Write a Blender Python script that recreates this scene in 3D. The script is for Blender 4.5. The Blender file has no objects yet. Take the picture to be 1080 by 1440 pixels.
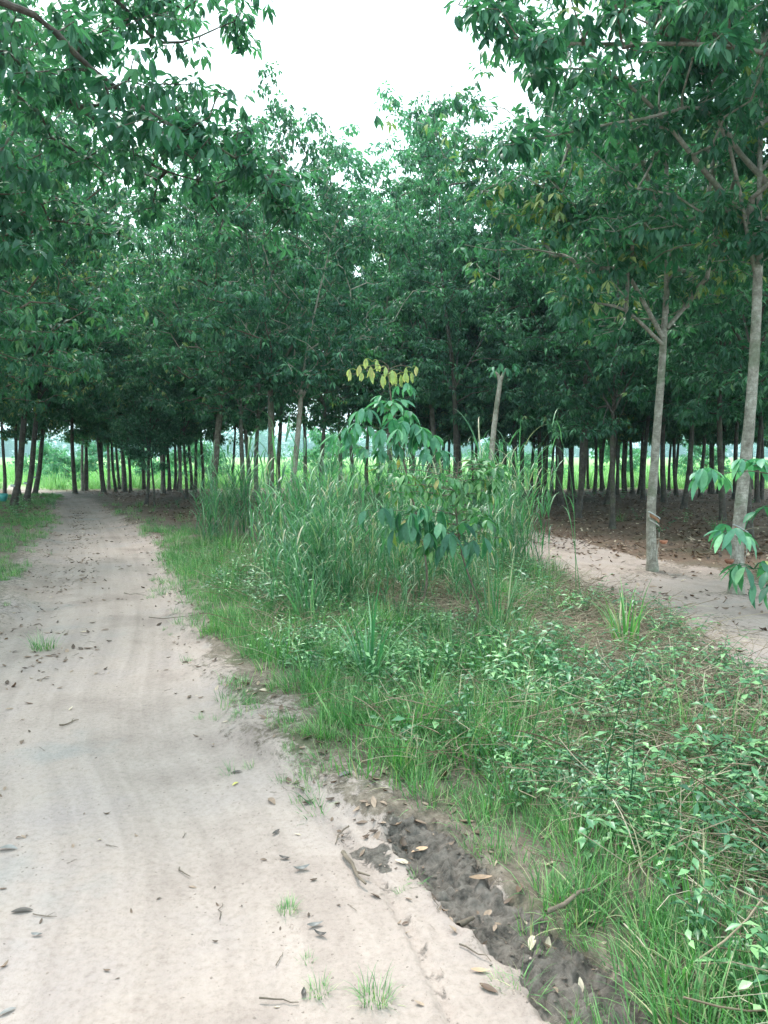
import bpy, math, random
import numpy as np
from mathutils import Matrix, Vector, Euler

R = math.radians
rs = np.random.RandomState(7)
scene = bpy.context.scene
COL = scene.collection

# ------------------------------------------------------------------ camera
PITCH = R(4.2); FPX = 1081.0; CAMZ = 1.6
cd = bpy.data.cameras.new('camera'); cam = bpy.data.objects.new('camera', cd); COL.objects.link(cam)
cam.location = (0, 0, CAMZ); cam.rotation_euler = (R(90) - PITCH, 0, 0)
cd.sensor_fit = 'VERTICAL'; cd.sensor_height = 24.0; cd.lens = 24.0 * FPX / 1440.0
cd.clip_start = 0.05; cd.clip_end = 3000
cd.dof.use_dof = False
scene.camera = cam

# ------------------------------------------------------------------ world, sun, exposure
SUN_EL, SUN_AZ = R(58), R(-25)          # azimuth from +Y towards +X; high and ahead, behind thin cloud
w = bpy.data.worlds.new('World'); scene.world = w; w.use_nodes = True
nt = w.node_tree; nt.nodes.clear()
sky = nt.nodes.new('ShaderNodeTexSky'); sky.sky_type = 'NISHITA'; sky.sun_disc = False
sky.sun_elevation = SUN_EL; sky.sun_rotation = SUN_AZ; sky.air_density = 1.5; sky.dust_density = 4.0
hs = nt.nodes.new('ShaderNodeHueSaturation'); hs.inputs['Saturation'].default_value = 0.35
mx = nt.nodes.new('ShaderNodeMixRGB'); mx.inputs[0].default_value = 0.72
mx.inputs[2].default_value = (9.0, 11.6, 12.4, 1)
bg = nt.nodes.new('ShaderNodeBackground'); bg.inputs['Strength'].default_value = 0.10
wo = nt.nodes.new('ShaderNodeOutputWorld')
nt.links.new(sky.outputs[0], hs.inputs['Color']); nt.links.new(hs.outputs[0], mx.inputs[1])
nt.links.new(mx.outputs[0], bg.inputs['Color']); nt.links.new(bg.outputs[0], wo.inputs[0])
sd = bpy.data.lights.new('sun', 'SUN'); sd.energy = 1.5; sd.angle = R(14); sd.color = (1.0, 0.97, 0.9)
so = bpy.data.objects.new('sun', sd); COL.objects.link(so)
sdir = Vector((math.sin(SUN_AZ) * math.cos(SUN_EL), math.cos(SUN_AZ) * math.cos(SUN_EL), math.sin(SUN_EL)))
so.rotation_euler = sdir.to_track_quat('Z', 'Y').to_euler(); so.location = (0, 0, 40)
scene.view_settings.view_transform = 'Standard'; scene.view_settings.look = 'None'
scene.view_settings.gamma = 1.0; scene.view_settings.use_curve_mapping = False
scene.view_settings.exposure = 1.55
cy = scene.cycles
cy.max_bounces = 8; cy.diffuse_bounces = 4; cy.glossy_bounces = 2; cy.transmission_bounces = 4
cy.transparent_max_bounces = 4; cy.volume_bounces = 0
cy.use_denoising = True; cy.use_adaptive_sampling = True; cy.adaptive_threshold = 0.02
cy.caustics_reflective = False; cy.caustics_refractive = False
cy.sample_clamp_indirect = 6

def at(px, py, z=0.0):
    """ground point (x, y) seen at a pixel of the 1080x1440 photograph"""
    u = (px - 540) / FPX; v = (720 - py) / FPX
    dy = math.cos(PITCH) + v * math.sin(PITCH); dz = v * math.cos(PITCH) - math.sin(PITCH)
    t = (z - CAMZ) / dz
    return (u * t, dy * t)
def up(px, py, Y):
    """point at forward distance Y"""
    u = (px - 540) / FPX; v = (720 - py) / FPX
    dy = math.cos(PITCH) + v * math.sin(PITCH); dz = v * math.cos(PITCH) - math.sin(PITCH)
    t = Y / dy
    return np.array((u * t, Y, CAMZ + dz * t))

# ------------------------------------------------------------------ noise
def _h(ix, iy, seed):
    n = (ix.astype(np.int64) * 374761393 + iy.astype(np.int64) * 668265263 + seed * 1442695041) & 0xFFFFFFFF
    n = ((n ^ (n >> 13)) * 1274126177) & 0xFFFFFFFF
    n = n ^ (n >> 16)
    return (n & 0xFFFF) / 65535.0
def vn(x, y, seed=0):
    x = np.asarray(x, float); y = np.asarray(y, float)
    ix = np.floor(x); iy = np.floor(y); fx = x - ix; fy = y - iy
    fx = fx * fx * (3 - 2 * fx); fy = fy * fy * (3 - 2 * fy)
    a = _h(ix, iy, seed); b = _h(ix + 1, iy, seed); c = _h(ix, iy + 1, seed); d = _h(ix + 1, iy + 1, seed)
    return (a * (1 - fx) + b * fx) * (1 - fy) + (c * (1 - fx) + d * fx) * fy
def fbm(x, y, f, o=4, seed=0):
    s = 0; a = 1; t = 0
    for i in range(o):
        s = s + a * vn(x * f, y * f, seed + i * 17); t += a; a *= 0.5; f *= 2.03
    return s / t - 0.5
def sst(a, b, x): 
    t = np.clip((x - a) / (b - a), 0, 1); return t * t * (3 - 2 * t)

# ------------------------------------------------------------------ mesh helpers
class MB:
    """collects vertices and faces of ONE mesh"""
    def __init__(s): s.V = []; s.F = []; s.n = 0; s.T = []; s.M = []
    def add(s, V, F, tint=None, mi=0):
        V = np.asarray(V, float).reshape(-1, 3); F = np.asarray(F, int)
        s.V.append(V); s.F.append(F + s.n)
        s.T.append(np.full(len(V), 0.5) if tint is None else np.broadcast_to(tint, (len(V),)).astype(float))
        s.M.append(np.full(len(F), mi)); s.n += len(V)
    def mesh(s, name, mats, smooth=True):
        me = bpy.data.meshes.new(name)
        V = np.vstack(s.V); me.vertices.add(len(V)); me.vertices.foreach_set('co', V.ravel())
        nl = sum(f.size for f in s.F); me.loops.add(nl)
        me.loops.foreach_set('vertex_index', np.concatenate([np.asarray(f).ravel() for f in s.F]).astype(np.int32))
        tot = np.concatenate([np.full(len(f), f.shape[1]) for f in s.F])
        st = np.concatenate([[0], np.cumsum(tot)[:-1]])
        me.polygons.add(len(tot)); me.polygons.foreach_set('loop_start', st)
        me.polygons.foreach_set('loop_total', tot)
        me.polygons.foreach_set('material_index', np.concatenate(s.M).astype(np.int32))
        me.polygons.foreach_set('use_smooth', np.full(len(tot), bool(smooth)))
        a = me.attributes.new('tint', 'FLOAT', 'POINT'); a.data.foreach_set('value', np.concatenate(s.T))
        if not isinstance(mats, (list, tuple)): mats = [mats]
        for m in mats: me.materials.append(m)
        me.update(calc_edges=True); me.validate()
        return me
def link(name, me, parent=None):
    o = bpy.data.objects.new(name, me); COL.objects.link(o)
    if parent: o.parent = parent
    return o
def tag(o, label=None, cat=None, group=None, kind=None):
    if label: o['label'] = label
    if cat: o['category'] = cat
    if group: o['group'] = group
    if kind: o['kind'] = kind
    return o
def empty(name, loc=(0, 0, 0), rz=0, s=1):
    o = bpy.data.objects.new(name, None); COL.objects.link(o); o.location = loc; o.rotation_euler = (0, 0, rz)
    o.scale = (s, s, s); o.empty_display_size = 0.2
    return o

def tube(mb, P, r, n=6, tint=0.5, mi=0, wob=0.0, rg=None, cap=True):
    P = np.asarray(P, float); k = len(P); r = np.broadcast_to(r, (k,))
    T = np.gradient(P, axis=0); T /= np.linalg.norm(T, axis=1)[:, None] + 1e-9
    ref = np.array((0.31, 0.95, 0.05)) if abs(T[0][2]) > 0.6 else np.array((0, 0, 1.0))
    A = np.cross(T, ref); A /= np.linalg.norm(A, axis=1)[:, None] + 1e-9
    B = np.cross(T, A)
    th = np.arange(n) * 2 * math.pi / n
    rr = r[:, None] * np.ones((1, n))
    if wob and rg is not None: rr = rr * (1 + wob * (rg.rand(k, n) - 0.5))
    V = P[:, None, :] + rr[:, :, None] * (np.cos(th)[None, :, None] * A[:, None, :] + np.sin(th)[None, :, None] * B[:, None, :])
    i = np.arange(k - 1)[:, None]; j = np.arange(n)[None, :]; jn = (j + 1) % n
    F = np.stack([i * n + j, i * n + jn, (i + 1) * n + jn, (i + 1) * n + j], -1).reshape(-1, 4)
    mb.add(V, F, tint, mi)
    if cap:
        mb.add(np.vstack([V[-1], P[-1][None] + T[-1] * r[-1] * 0.3]), [[q, (q + 1) % n, n] for q in range(n)], tint, mi)

def curve(pts, k=12):
    """Catmull-Rom through the points"""
    p = np.asarray(pts, float); p = np.vstack([2 * p[0] - p[1], p, 2 * p[-1] - p[-2]])
    out = []
    for i in range(1, len(p) - 2):
        t = np.linspace(0, 1, k, endpoint=False)[:, None]
        a, b, c, d = p[i - 1], p[i], p[i + 1], p[i + 2]
        out.append(0.5 * (2 * b + (c - a) * t + (2 * a - 5 * b + 4 * c - d) * t * t + (-a + 3 * b - 3 * c + d) * t ** 3))
    out.append(p[-2][None]); return np.vstack(out)

# ------------------------------------------------------------------ materials
def newmat(name):
    m = bpy.data.materials.new(name); m.use_nodes = True; m.node_tree.nodes.clear(); return m, m.node_tree
def N(nt, t, **k):
    n = nt.nodes.new(t)
    for a, b in k.items():
        if a in n.inputs: n.inputs[a].default_value = b
        else: setattr(n, a, b)
    return n
def ramp(nt, stops):
    n = nt.nodes.new('ShaderNodeValToRGB'); e = n.color_ramp.elements
    while len(e) < len(stops): e.new(0.5)
    for q, (p, c) in zip(e, stops): q.position = p; q.color = (*c, 1) if len(c) == 3 else c
    return n
def leaf_mat(name, stops, rough=0.42, trans=0.35, tcol=(0.15, 0.5, 0.16), spec=0.5, inst=0.25):
    m, nt = newmat(name); L = nt.links.new
    at_ = N(nt, 'ShaderNodeAttribute', attribute_name='tint'); oi = N(nt, 'ShaderNodeObjectInfo')
    ma = N(nt, 'ShaderNodeMath', operation='MULTIPLY_ADD'); ma.inputs[1].default_value = inst; 
    su = N(nt, 'ShaderNodeMath', operation='SUBTRACT'); su.inputs[1].default_value = 0.5
    L(oi.outputs['Random'], su.inputs[0]); L(su.outputs[0], ma.inputs[0]); L(at_.outputs['Fac'], ma.inputs[2])
    cr = ramp(nt, stops); L(ma.outputs[0], cr.inputs[0])
    # paler underside
    ge = N(nt, 'ShaderNodeNewGeometry'); mixu = N(nt, 'ShaderNodeMixRGB', blend_type='MIX')
    hsv = N(nt, 'ShaderNodeHueSaturation', Saturation=0.75, Value=1.35); L(cr.outputs[0], hsv.inputs['Color'])
    L(ge.outputs['Backfacing'], mixu.inputs[0]); L(cr.outputs[0], mixu.inputs[1]); L(hsv.outputs[0], mixu.inputs[2])
    tc = N(nt, 'ShaderNodeTexCoord'); no = N(nt, 'ShaderNodeTexNoise', Scale=40.0, Detail=3.0); L(tc.outputs['Object'], no.inputs['Vector'])
    mm = N(nt, 'ShaderNodeMapRange'); mm.inputs[1].default_value = 0.3; mm.inputs[2].default_value = 0.7; mm.inputs[3].default_value = 0.78; mm.inputs[4].default_value = 1.18
    L(no.outputs[0], mm.inputs[0]); mul = N(nt, 'ShaderNodeVectorMath', operation='SCALE'); L(mixu.outputs[0], mul.inputs[0]); L(mm.outputs[0], mul.inputs['Scale'])
    p = N(nt, 'ShaderNodeBsdfPrincipled', Roughness=rough); p.inputs['Specular IOR Level'].default_value = spec
    L(mul.outputs[0], p.inputs['Base Color'])
    t = N(nt, 'ShaderNodeBsdfTranslucent'); mt = N(nt, 'ShaderNodeMixRGB', blend_type='MIX'); mt.inputs[0].default_value = 0.55
    L(mul.outputs[0], mt.inputs[1]); mt.inputs[2].default_value = (*tcol, 1); L(mt.outputs[0], t.inputs[0])
    ms = N(nt, 'ShaderNodeMixShader'); ms.inputs[0].default_value = trans
    L(p.outputs[0], ms.inputs[1]); L(t.outputs[0], ms.inputs[2])
    o = N(nt, 'ShaderNodeOutputMaterial'); L(ms.outputs[0], o.inputs[0]); return m
def plain(name, col, rough=0.7, var=0.25, scale=30.0, bump=0.0, spec=0.4):
    m, nt = newmat(name); L = nt.links.new
    tc = N(nt, 'ShaderNodeTexCoord'); no = N(nt, 'ShaderNodeTexNoise', Scale=scale, Detail=5.0); L(tc.outputs['Object'], no.inputs['Vector'])
    a = tuple(c * (1 - var) for c in col); b = tuple(min(1, c * (1 + var)) for c in col)
    cr = ramp(nt, [(0.3, a), (0.7, b)]); L(no.outputs[0], cr.inputs[0])
    oi = N(nt, 'ShaderNodeObjectInfo'); mr = N(nt, 'ShaderNodeMapRange'); mr.inputs[3].default_value = 0.7; mr.inputs[4].default_value = 1.3
    L(oi.outputs['Random'], mr.inputs[0]); sc = N(nt, 'ShaderNodeVectorMath', operation='SCALE'); L(cr.outputs[0], sc.inputs[0]); L(mr.outputs[0], sc.inputs['Scale'])
    p = N(nt, 'ShaderNodeBsdfPrincipled', Roughness=rough); p.inputs['Specular IOR Level'].default_value = spec; L(sc.outputs[0], p.inputs['Base Color'])
    if bump:
        bu = N(nt, 'ShaderNodeBump', Strength=bump, Distance=0.01); L(no.outputs[0], bu.inputs['Height']); L(bu.outputs[0], p.inputs['Normal'])
    o = N(nt, 'ShaderNodeOutputMaterial'); L(p.outputs[0], o.inputs[0]); return m
def bark(name, dark, mid, pale):
    m, nt = newmat(name); L = nt.links.new
    tc = N(nt, 'ShaderNodeTexCoord'); mp = N(nt, 'ShaderNodeMapping'); mp.inputs['Scale'].default_value = (1.3, 1.3, 1.1); L(tc.outputs['Object'], mp.inputs[0])
    n1 = N(nt, 'ShaderNodeTexNoise', Scale=7.0, Detail=9.0, Roughness=0.78); L(mp.outputs[0], n1.inputs['Vector'])
    cr = ramp(nt, [(0.32, dark), (0.5, mid), (0.66, pale)]); L(n1.outputs[0], cr.inputs[0])
    n2 = N(nt, 'ShaderNodeTexNoise', Scale=3.2, Detail=4.0); L(tc.outputs['Object'], n2.inputs['Vector'])
    c2 = ramp(nt, [(0.52, (0, 0, 0)), (0.62, (1, 1, 1))]); L(n2.outputs[0], c2.inputs[0])
    mo = N(nt, 'ShaderNodeMixRGB', blend_type='MIX'); mo.inputs[2].default_value = (0.10, 0.13, 0.07, 1)
    m2 = N(nt, 'ShaderNodeMath', operation='MULTIPLY'); m2.inputs[1].default_value = 0.55; L(c2.outputs[0], m2.inputs[0]); L(m2.outputs[0], mo.inputs[0]); L(cr.outputs[0], mo.inputs[1])
    v = N(nt, 'ShaderNodeTexVoronoi', Scale=26.0); mp2 = N(nt, 'ShaderNodeMapping'); mp2.inputs['Scale'].default_value = (0.5, 0.5, 2.2); L(tc.outputs['Object'], mp2.inputs[0]); L(mp2.outputs[0], v.inputs['Vector'])
    ad = N(nt, 'ShaderNodeMath', operation='ADD'); L(n1.outputs[0], ad.inputs[0]); L(v.outputs['Distance'], ad.inputs[1])
    bu = N(nt, 'ShaderNodeBump', Strength=0.6, Distance=0.012); L(ad.outputs[0], bu.inputs['Height'])
    p = N(nt, 'ShaderNodeBsdfPrincipled', Roughness=0.85); p.inputs['Specular IOR Level'].default_value = 0.25
    L(mo.outputs[0], p.inputs['Base Color']); L(bu.outputs[0], p.inputs['Normal'])
    o = N(nt, 'ShaderNodeOutputMaterial'); L(p.outputs[0], o.inputs[0]); return m

M = {}
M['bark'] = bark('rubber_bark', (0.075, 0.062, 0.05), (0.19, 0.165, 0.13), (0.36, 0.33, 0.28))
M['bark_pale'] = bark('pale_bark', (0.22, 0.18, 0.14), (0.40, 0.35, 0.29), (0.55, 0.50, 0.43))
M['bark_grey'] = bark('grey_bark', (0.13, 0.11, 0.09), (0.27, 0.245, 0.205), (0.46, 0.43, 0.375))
M['bark_backlit'] = bark('backlit_bark', (0.035, 0.03, 0.026), (0.085, 0.072, 0.06), (0.17, 0.15, 0.13))  # rubber bark darkened in colour so trunks and branches read as backlit silhouettes
M['twig'] = plain('twig_bark', (0.13, 0.10, 0.075), 0.85, 0.3)
M['leaf'] = leaf_mat('rubber_leaf', [(0.0, (0.006, 0.046, 0.030)), (0.5, (0.015, 0.105, 0.058)), (0.93, (0.07, 0.27, 0.10)), (1.0, (0.26, 0.30, 0.05))], rough=0.42, spec=0.25)
M['leaf_light'] = leaf_mat('light_rubber_leaf', [(0.0, (0.018, 0.13, 0.075)), (0.5, (0.05, 0.25, 0.13)), (1.0, (0.14, 0.42, 0.16))], trans=0.42, rough=0.4, spec=0.3)  # tone also raised to paint haze and lit tops into the centre crowns
M['leaf_young'] = leaf_mat('young_hanging_leaf', [(0.0, (0.20, 0.38, 0.05)), (0.6, (0.34, 0.46, 0.07)), (1.0, (0.42, 0.34, 0.08))], trans=0.45, tcol=(0.5, 0.55, 0.08))
M['leaf_shrub'] = leaf_mat('shrub_leaf', [(0.0, (0.012, 0.08, 0.03)), (0.5, (0.05, 0.20, 0.05)), (0.9, (0.15, 0.36, 0.06)), (1.0, (0.4, 0.30, 0.04))], trans=0.35)
M['grass'] = leaf_mat('grass_blade', inst=0.4, stops=[(0.0, (0.012, 0.07, 0.015)), (0.5, (0.055, 0.20, 0.03)), (0.9, (0.17, 0.40, 0.06)), (1.0, (0.40, 0.34, 0.16))], rough=0.5, trans=0.35, spec=0.3)
M['tall'] = leaf_mat('tall_grass_blade', [(0.0, (0.012, 0.08, 0.035)), (0.5, (0.035, 0.17, 0.06)), (0.9, (0.17, 0.38, 0.14)), (1.0, (0.40, 0.35, 0.19))], rough=0.4, trans=0.35)
M['weed'] = leaf_mat('weed_leaf', [(0.0, (0.010, 0.075, 0.03)), (0.5, (0.04, 0.19, 0.06)), (1.0, (0.20, 0.45, 0.11))], rough=0.36, trans=0.3, inst=0.6)
M['dry'] = leaf_mat('dry_straw', [(0.0, (0.16, 0.11, 0.075)), (0.5, (0.34, 0.27, 0.19)), (1.0, (0.55, 0.48, 0.36))], rough=0.7, trans=0.15, tcol=(0.3, 0.2, 0.08), spec=0.2, inst=0.6)
M['litter'] = leaf_mat('dead_leaf', [(0.0, (0.06, 0.035, 0.022)), (0.4, (0.13, 0.075, 0.045)), (0.8, (0.24, 0.15, 0.09)), (1.0, (0.38, 0.28, 0.18))], rough=0.6, trans=0.08, tcol=(0.3, 0.15, 0.05), spec=0.3, inst=0.9)
M['field'] = leaf_mat('field_grass', [(0.0, (0.16, 0.34, 0.09)), (0.5, (0.24, 0.46, 0.12)), (1.0, (0.34, 0.52, 0.16))], trans=0.3, spec=0.2, rough=0.7)
M['clod'] = plain('mud_clod', (0.14, 0.11, 0.09), 0.65, 0.3, 25, 0.5)

# ------------------------------------------------------------------ plan of the place
re_px = [(775, 1440), (700, 1345), (632, 1250), (590, 1200), (500, 1120), (395, 1055), (350, 985), (322, 920), (290, 865), (245, 800), (213, 760), (150, 717), (112, 699)]
REy = np.array([at(*p)[1] for p in re_px]); REx = np.array([at(*p)[0] for p in re_px])
REy = np.concatenate([[-6, 1.0], REy, [38, 44, 60]]); REx = np.concatenate([[2.8, 1.05], REx, [-17.5, -23, -40]]); REx = REx - 0.14 * sst(3.5, 6, REy) - 0.13 * sst(2.9, 3.8, REy) * sst(11, 8, REy)
LEy = np.array([-6, 0, 3, 5, at(0, 862)[1], at(38, 795)[1], at(62, 750)[1], at(72, 715)[1], at(84, 699)[1], 38, 44, 60])
LEx = np.array([-1.2, -1.9, -2.6, -3.15, at(0, 862)[0], at(38, 795)[0], at(62, 750)[0], at(72, 715)[0], at(84, 699)[0], -19.5, -25.5, -44])
LEx = LEx + 0.22 * sst(5, 8, LEy)
def pR(y): return np.interp(y, REy, REx)
def pL(y): return np.interp(y, LEy, LEx)
tk = np.array([at(*p) for p in [(1330, 1010), (1150, 905), (1000, 842), (900, 810), (800, 778), (715, 748)]] )
tk = np.vstack([[5.5, 3.4], tk, [1.9, 17.5]])
def polydist(x, y, P):
    d = np.full(np.shape(x), 1e9)
    for a, b in zip(P[:-1], P[1:]):
        ab = b - a; t = np.clip(((x - a[0]) * ab[0] + (y - a[1]) * ab[1]) / (ab @ ab), 0, 1)
        d = np.minimum(d, np.hypot(x - a[0] - t * ab[0], y - a[1] - t * ab[1]))
    return d
mudc = np.array([at(*p) for p in [(590, 1178), (618, 1212), (655, 1250), (720, 1312), (790, 1375), (855, 1440), (960, 1560)]])
mud2 = np.array([at(*p) for p in [(480, 1165), (500, 1200), (545, 1250), (590, 1330), (640, 1440)]])
def mask_path(x, y):
    n = fbm(x, y, 1.6, 4, 3) * 0.55 + fbm(x, y, 7.0, 3, 8) * 0.25
    return sst(-0.16, 0.10, pR(y) - x + n) * sst(-0.16, 0.12, x - pL(y) + n)
def mask_track(x, y):
    d = polydist(x, y, tk); n = fbm(x, y, 0.9, 4, 23) * 0.8
    wd = 0.5 + 0.45 * sst(16, 9, y)
    return sst(wd + 0.45, wd, d + n) * sst(18, 14.5, y)
def mask_mud(x, y):
    d = polydist(x, y, mudc); n = fbm(x, y, 9.0, 4, 31) * 0.14
    return sst(0.14, 0.10, d + n) * sst(0.6, 1.4, y)
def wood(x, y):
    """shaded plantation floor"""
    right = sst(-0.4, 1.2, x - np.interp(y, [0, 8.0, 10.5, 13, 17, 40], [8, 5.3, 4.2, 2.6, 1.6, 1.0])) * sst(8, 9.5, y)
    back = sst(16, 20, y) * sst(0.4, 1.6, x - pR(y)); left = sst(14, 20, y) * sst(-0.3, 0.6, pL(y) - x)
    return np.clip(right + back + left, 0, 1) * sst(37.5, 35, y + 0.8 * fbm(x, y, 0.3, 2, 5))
def height(x, y):
    x = np.asarray(x, float); y = np.asarray(y, float)
    near = sst(26, 8, np.hypot(x, y))
    h = fbm(x, y, 0.25, 3, 1) * 0.22 * sst(0, 3, np.minimum(np.abs(x - pR(y)) + np.abs(x - pL(y)) - (pR(y) - pL(y)), 3))
    pm = mask_path(x, y); c = (pR(y) + pL(y)) / 2; l = x - c
    off = (1 - pm) * (0.045 + 0.05 * fbm(x, y, 2.2, 4, 11) + 0.02 * near * fbm(x, y, 14, 3, 12))
    h = h + off * sst(3.2, 4.2, y + 2 * np.abs(x - 0.3)) + off * 0.5
    # wheel tracks and fine tread lines along the road
    h = h - pm * 0.018 * (np.exp(-((l - 0.55) / 0.22) ** 2) + np.exp(-((l + 0.6) / 0.22) ** 2))
    h = h + pm * near * (0.010 * fbm(l * 8, y * 0.3, 1.0, 4, 41) + 0.007 * fbm(x, y, 7, 5, 42))
    h = h + near * 0.015 * np.exp(-((x - pR(y) - 0.05) / 0.10) ** 2) * vn(x * 6, y * 3, 171) * (y > 3.2)
    # mud rut: dropped floor, squeezed ridges, clods
    mr = sst(0.6, 1.4, y) * sst(4.2, 3.3, y)
    d1 = polydist(x, y, mudc)
    lum = np.abs(fbm(x, y, 7, 4, 51)) * 2
    dn = d1 + 0.10 * fbm(x, y, 9.0, 4, 31)
    h = h + mr * (-0.028 * sst(0.15, 0.11, dn) + 0.018 * np.exp(-((dn - 0.165) / 0.02) ** 2) * sst(0.35, 0.6, vn(x * 8, y * 8, 9)))
    rough = 0.07 * lum * vn(x * 9, y * 9, 58) + 0.05 * np.abs(fbm(x, y, 12, 3, 52)) + 0.13 * np.abs(fbm(x, y, 24, 2, 55)) - 0.03
    h = h + mr * sst(0.17, 0.09, dn) * rough
    d2 = polydist(x, y, mud2) + 0.03 * fbm(x, y, 10, 3, 57)
    h = h + mr * (-0.014 * sst(0.03, 0.015, d2) + 0.010 * np.exp(-((d2 - 0.045) / 0.015) ** 2) * vn(x * 14, y * 14, 54))
    return h
def hz(x, y): return float(height(np.array([x]), np.array([y]))[0])

# ------------------------------------------------------------------ ground, path, track, field
def axis(lo, hi, fine, lo2, hi2, step):
    a = [lo]; 
    c = np.arange(lo, hi, step); out = list(c)
    s = step; x = out[-1]
    while x < hi2: s *= 1.045; x += s; out.append(x)
    s = step; x = lo; pre = []
    while x > lo2: s *= 1.06; x -= s; pre.append(x)
    return np.array(pre[::-1] + out)
gx = axis(-2.8, 2.6, 0, -900, 900, 0.014); gy = axis(1.4, 4.6, 0, -12, 1500, 0.012)
X, Y = np.meshgrid(gx, gy); Z = height(X, Y)
nx, ny = len(gx), len(gy)
V = np.stack([X, Y, Z], -1).reshape(-1, 3)
cx = (gx[1:] + gx[:-1]) / 2; cyy = (gy[1:] + gy[:-1]) / 2; CX, CY = np.meshgrid(cx, cyy)
i = np.arange(ny - 1)[:, None]; j = np.arange(nx - 1)[None, :]
F = np.stack([i * nx + j, i * nx + j + 1, (i + 1) * nx + j + 1, (i + 1) * nx + j], -1)
cm_path = (mask_path(CX, CY) > 0.5) & (CY < 60); cm_mud = (mask_mud(CX, CY) > 0.5) & ~cm_path | ((mask_mud(CX, CY) > 0.85) & (CY < 4))
cm_path &= ~cm_mud; cm_tr = (mask_track(CX, CY) > 0.5) & ~cm_path & ~cm_mud
cm_field = (CY > 36) & ~cm_path
sandA = np.maximum(mask_path(X, Y), 0.62 * sst(3.0, 3.8, Y) * sst(0.55, 0.05, X - pR(Y) + 0.9 * fbm(X, Y, 2.2, 4, 64)) * sst(-0.9, 0.0, X - pL(Y) + 0.5 * fbm(X, Y, 2.2, 4, 65))); mudA = mask_mud(X, Y); d2 = polydist(X, Y, mud2)
mudA = np.maximum(mudA, 0.4 * sst(0.035, 0.01, d2 + 0.10 * fbm(X, Y, 7, 3, 61)) * sst(4.3, 3.2, Y))
dk = at(530, 1200); mudA = np.maximum(mudA, 0.7 * sst(0.13, 0.04, np.hypot((X - dk[0]) , (Y - dk[1]) * 1.0) + 0.45 * fbm(X, Y, 11, 4, 62)))
sandA = np.maximum(sandA, mask_track(X, Y) * (0.55 + 0.4 * sst(-0.15, 0.1, fbm(X, Y, 1.5, 4, 66)))); woodA = wood(X, Y); fieldA = sst(34.5, 37, Y + 1.5 * fbm(X, Y, 0.3, 3, 5))

m, nt = newmat('ground_soil'); L = nt.links.new
def attr(n): return N(nt, 'ShaderNodeAttribute', attribute_name=n)
geo = N(nt, 'ShaderNodeNewGeometry'); pos = geo.outputs['Position']
def noise(sc, det=6, rough=0.6, vec=None):
    n = N(nt, 'ShaderNodeTexNoise', Scale=float(sc), Detail=float(det), Roughness=rough); L(vec or pos, n.inputs['Vector']); return n.outputs[0]
def mix(f, a, b, bt='MIX'):
    n = N(nt, 'ShaderNodeMixRGB', blend_type=bt)
    for s, v in zip((0, 1, 2), (f, a, b)):
        if hasattr(v, 'links'): L(v, n.inputs[s])
        elif s == 0: n.inputs[0].default_value = v
        else: n.inputs[s].default_value = (*v, 1)
    return n.outputs[0]
def rp(src, stops): n = ramp(nt, stops); L(src, n.inputs[0]); return n.outputs[0]
def mth(op, a, b):
    n = N(nt, 'ShaderNodeMath', operation=op)
    for s, v in zip((0, 1), (a, b)):
        if hasattr(v, 'links'): L(v, n.inputs[s])
        else: n.inputs[s].default_value = v
    return n.outputs[0]
sand = rp(noise(1.1, 6), [(0.3, (0.25, 0.195, 0.172)), (0.5, (0.345, 0.278, 0.245)), (0.72, (0.315, 0.26, 0.245))])
streak = noise(1.0, 5, 0.6, attr('roadco').outputs['Vector'])
sand = mix(0.55, sand, rp(streak, [(0.35, (0.76, 0.74, 0.74)), (0.6, (1.08, 1.07, 1.07))]), 'MULTIPLY')
sand = mix(rp(noise(0.9, 4), [(0.58, (0, 0, 0)), (0.68, (0.45, 0.45, 0.45))]), sand, (0.25, 0.25, 0.245))
sand = mix(0.8, sand, rp(noise(38, 6, 0.75), [(0.3, (0.72, 0.70, 0.68)), (0.5, (1, 1, 1)), (0.7, (1.12, 1.12, 1.12))]), 'MULTIPLY')
sand = mix(rp(noise(70, 2), [(0.70, (0, 0, 0)), (0.76, (0.7, 0.7, 0.7))]), sand, (0.12, 0.09, 0.07))
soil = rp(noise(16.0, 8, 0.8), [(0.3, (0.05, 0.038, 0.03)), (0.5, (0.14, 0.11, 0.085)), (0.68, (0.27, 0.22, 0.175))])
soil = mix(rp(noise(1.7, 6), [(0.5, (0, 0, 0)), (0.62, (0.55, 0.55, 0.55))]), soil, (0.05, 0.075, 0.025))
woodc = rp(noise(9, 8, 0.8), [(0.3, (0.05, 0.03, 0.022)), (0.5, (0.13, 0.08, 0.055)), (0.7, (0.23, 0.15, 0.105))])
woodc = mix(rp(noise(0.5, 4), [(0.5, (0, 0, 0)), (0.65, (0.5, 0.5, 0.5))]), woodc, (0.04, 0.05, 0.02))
fieldc = rp(noise(0.15, 6), [(0.35, (0.16, 0.32, 0.08)), (0.6, (0.27, 0.45, 0.13))])
mudcol = rp(noise(15, 9, 0.8), [(0.35, (0.04, 0.034, 0.029)), (0.47, (0.125, 0.105, 0.09)), (0.6, (0.22, 0.185, 0.16))])
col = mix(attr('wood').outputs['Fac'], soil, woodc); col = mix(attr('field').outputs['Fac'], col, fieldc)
sf = mth('ADD', attr('sand').outputs['Fac'], mth('MULTIPLY', mth('SUBTRACT', noise(20, 7, 0.8), 0.5), 2.2))
col = mix(rp(sf, [(0.38, (0, 0, 0)), (0.62, (1, 1, 1))]), col, sand)
mf = mth('ADD', attr('mud').outputs['Fac'], mth('MULTIPLY', mth('SUBTRACT', noise(14, 5, 0.7), 0.5), 0.9))
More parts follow.
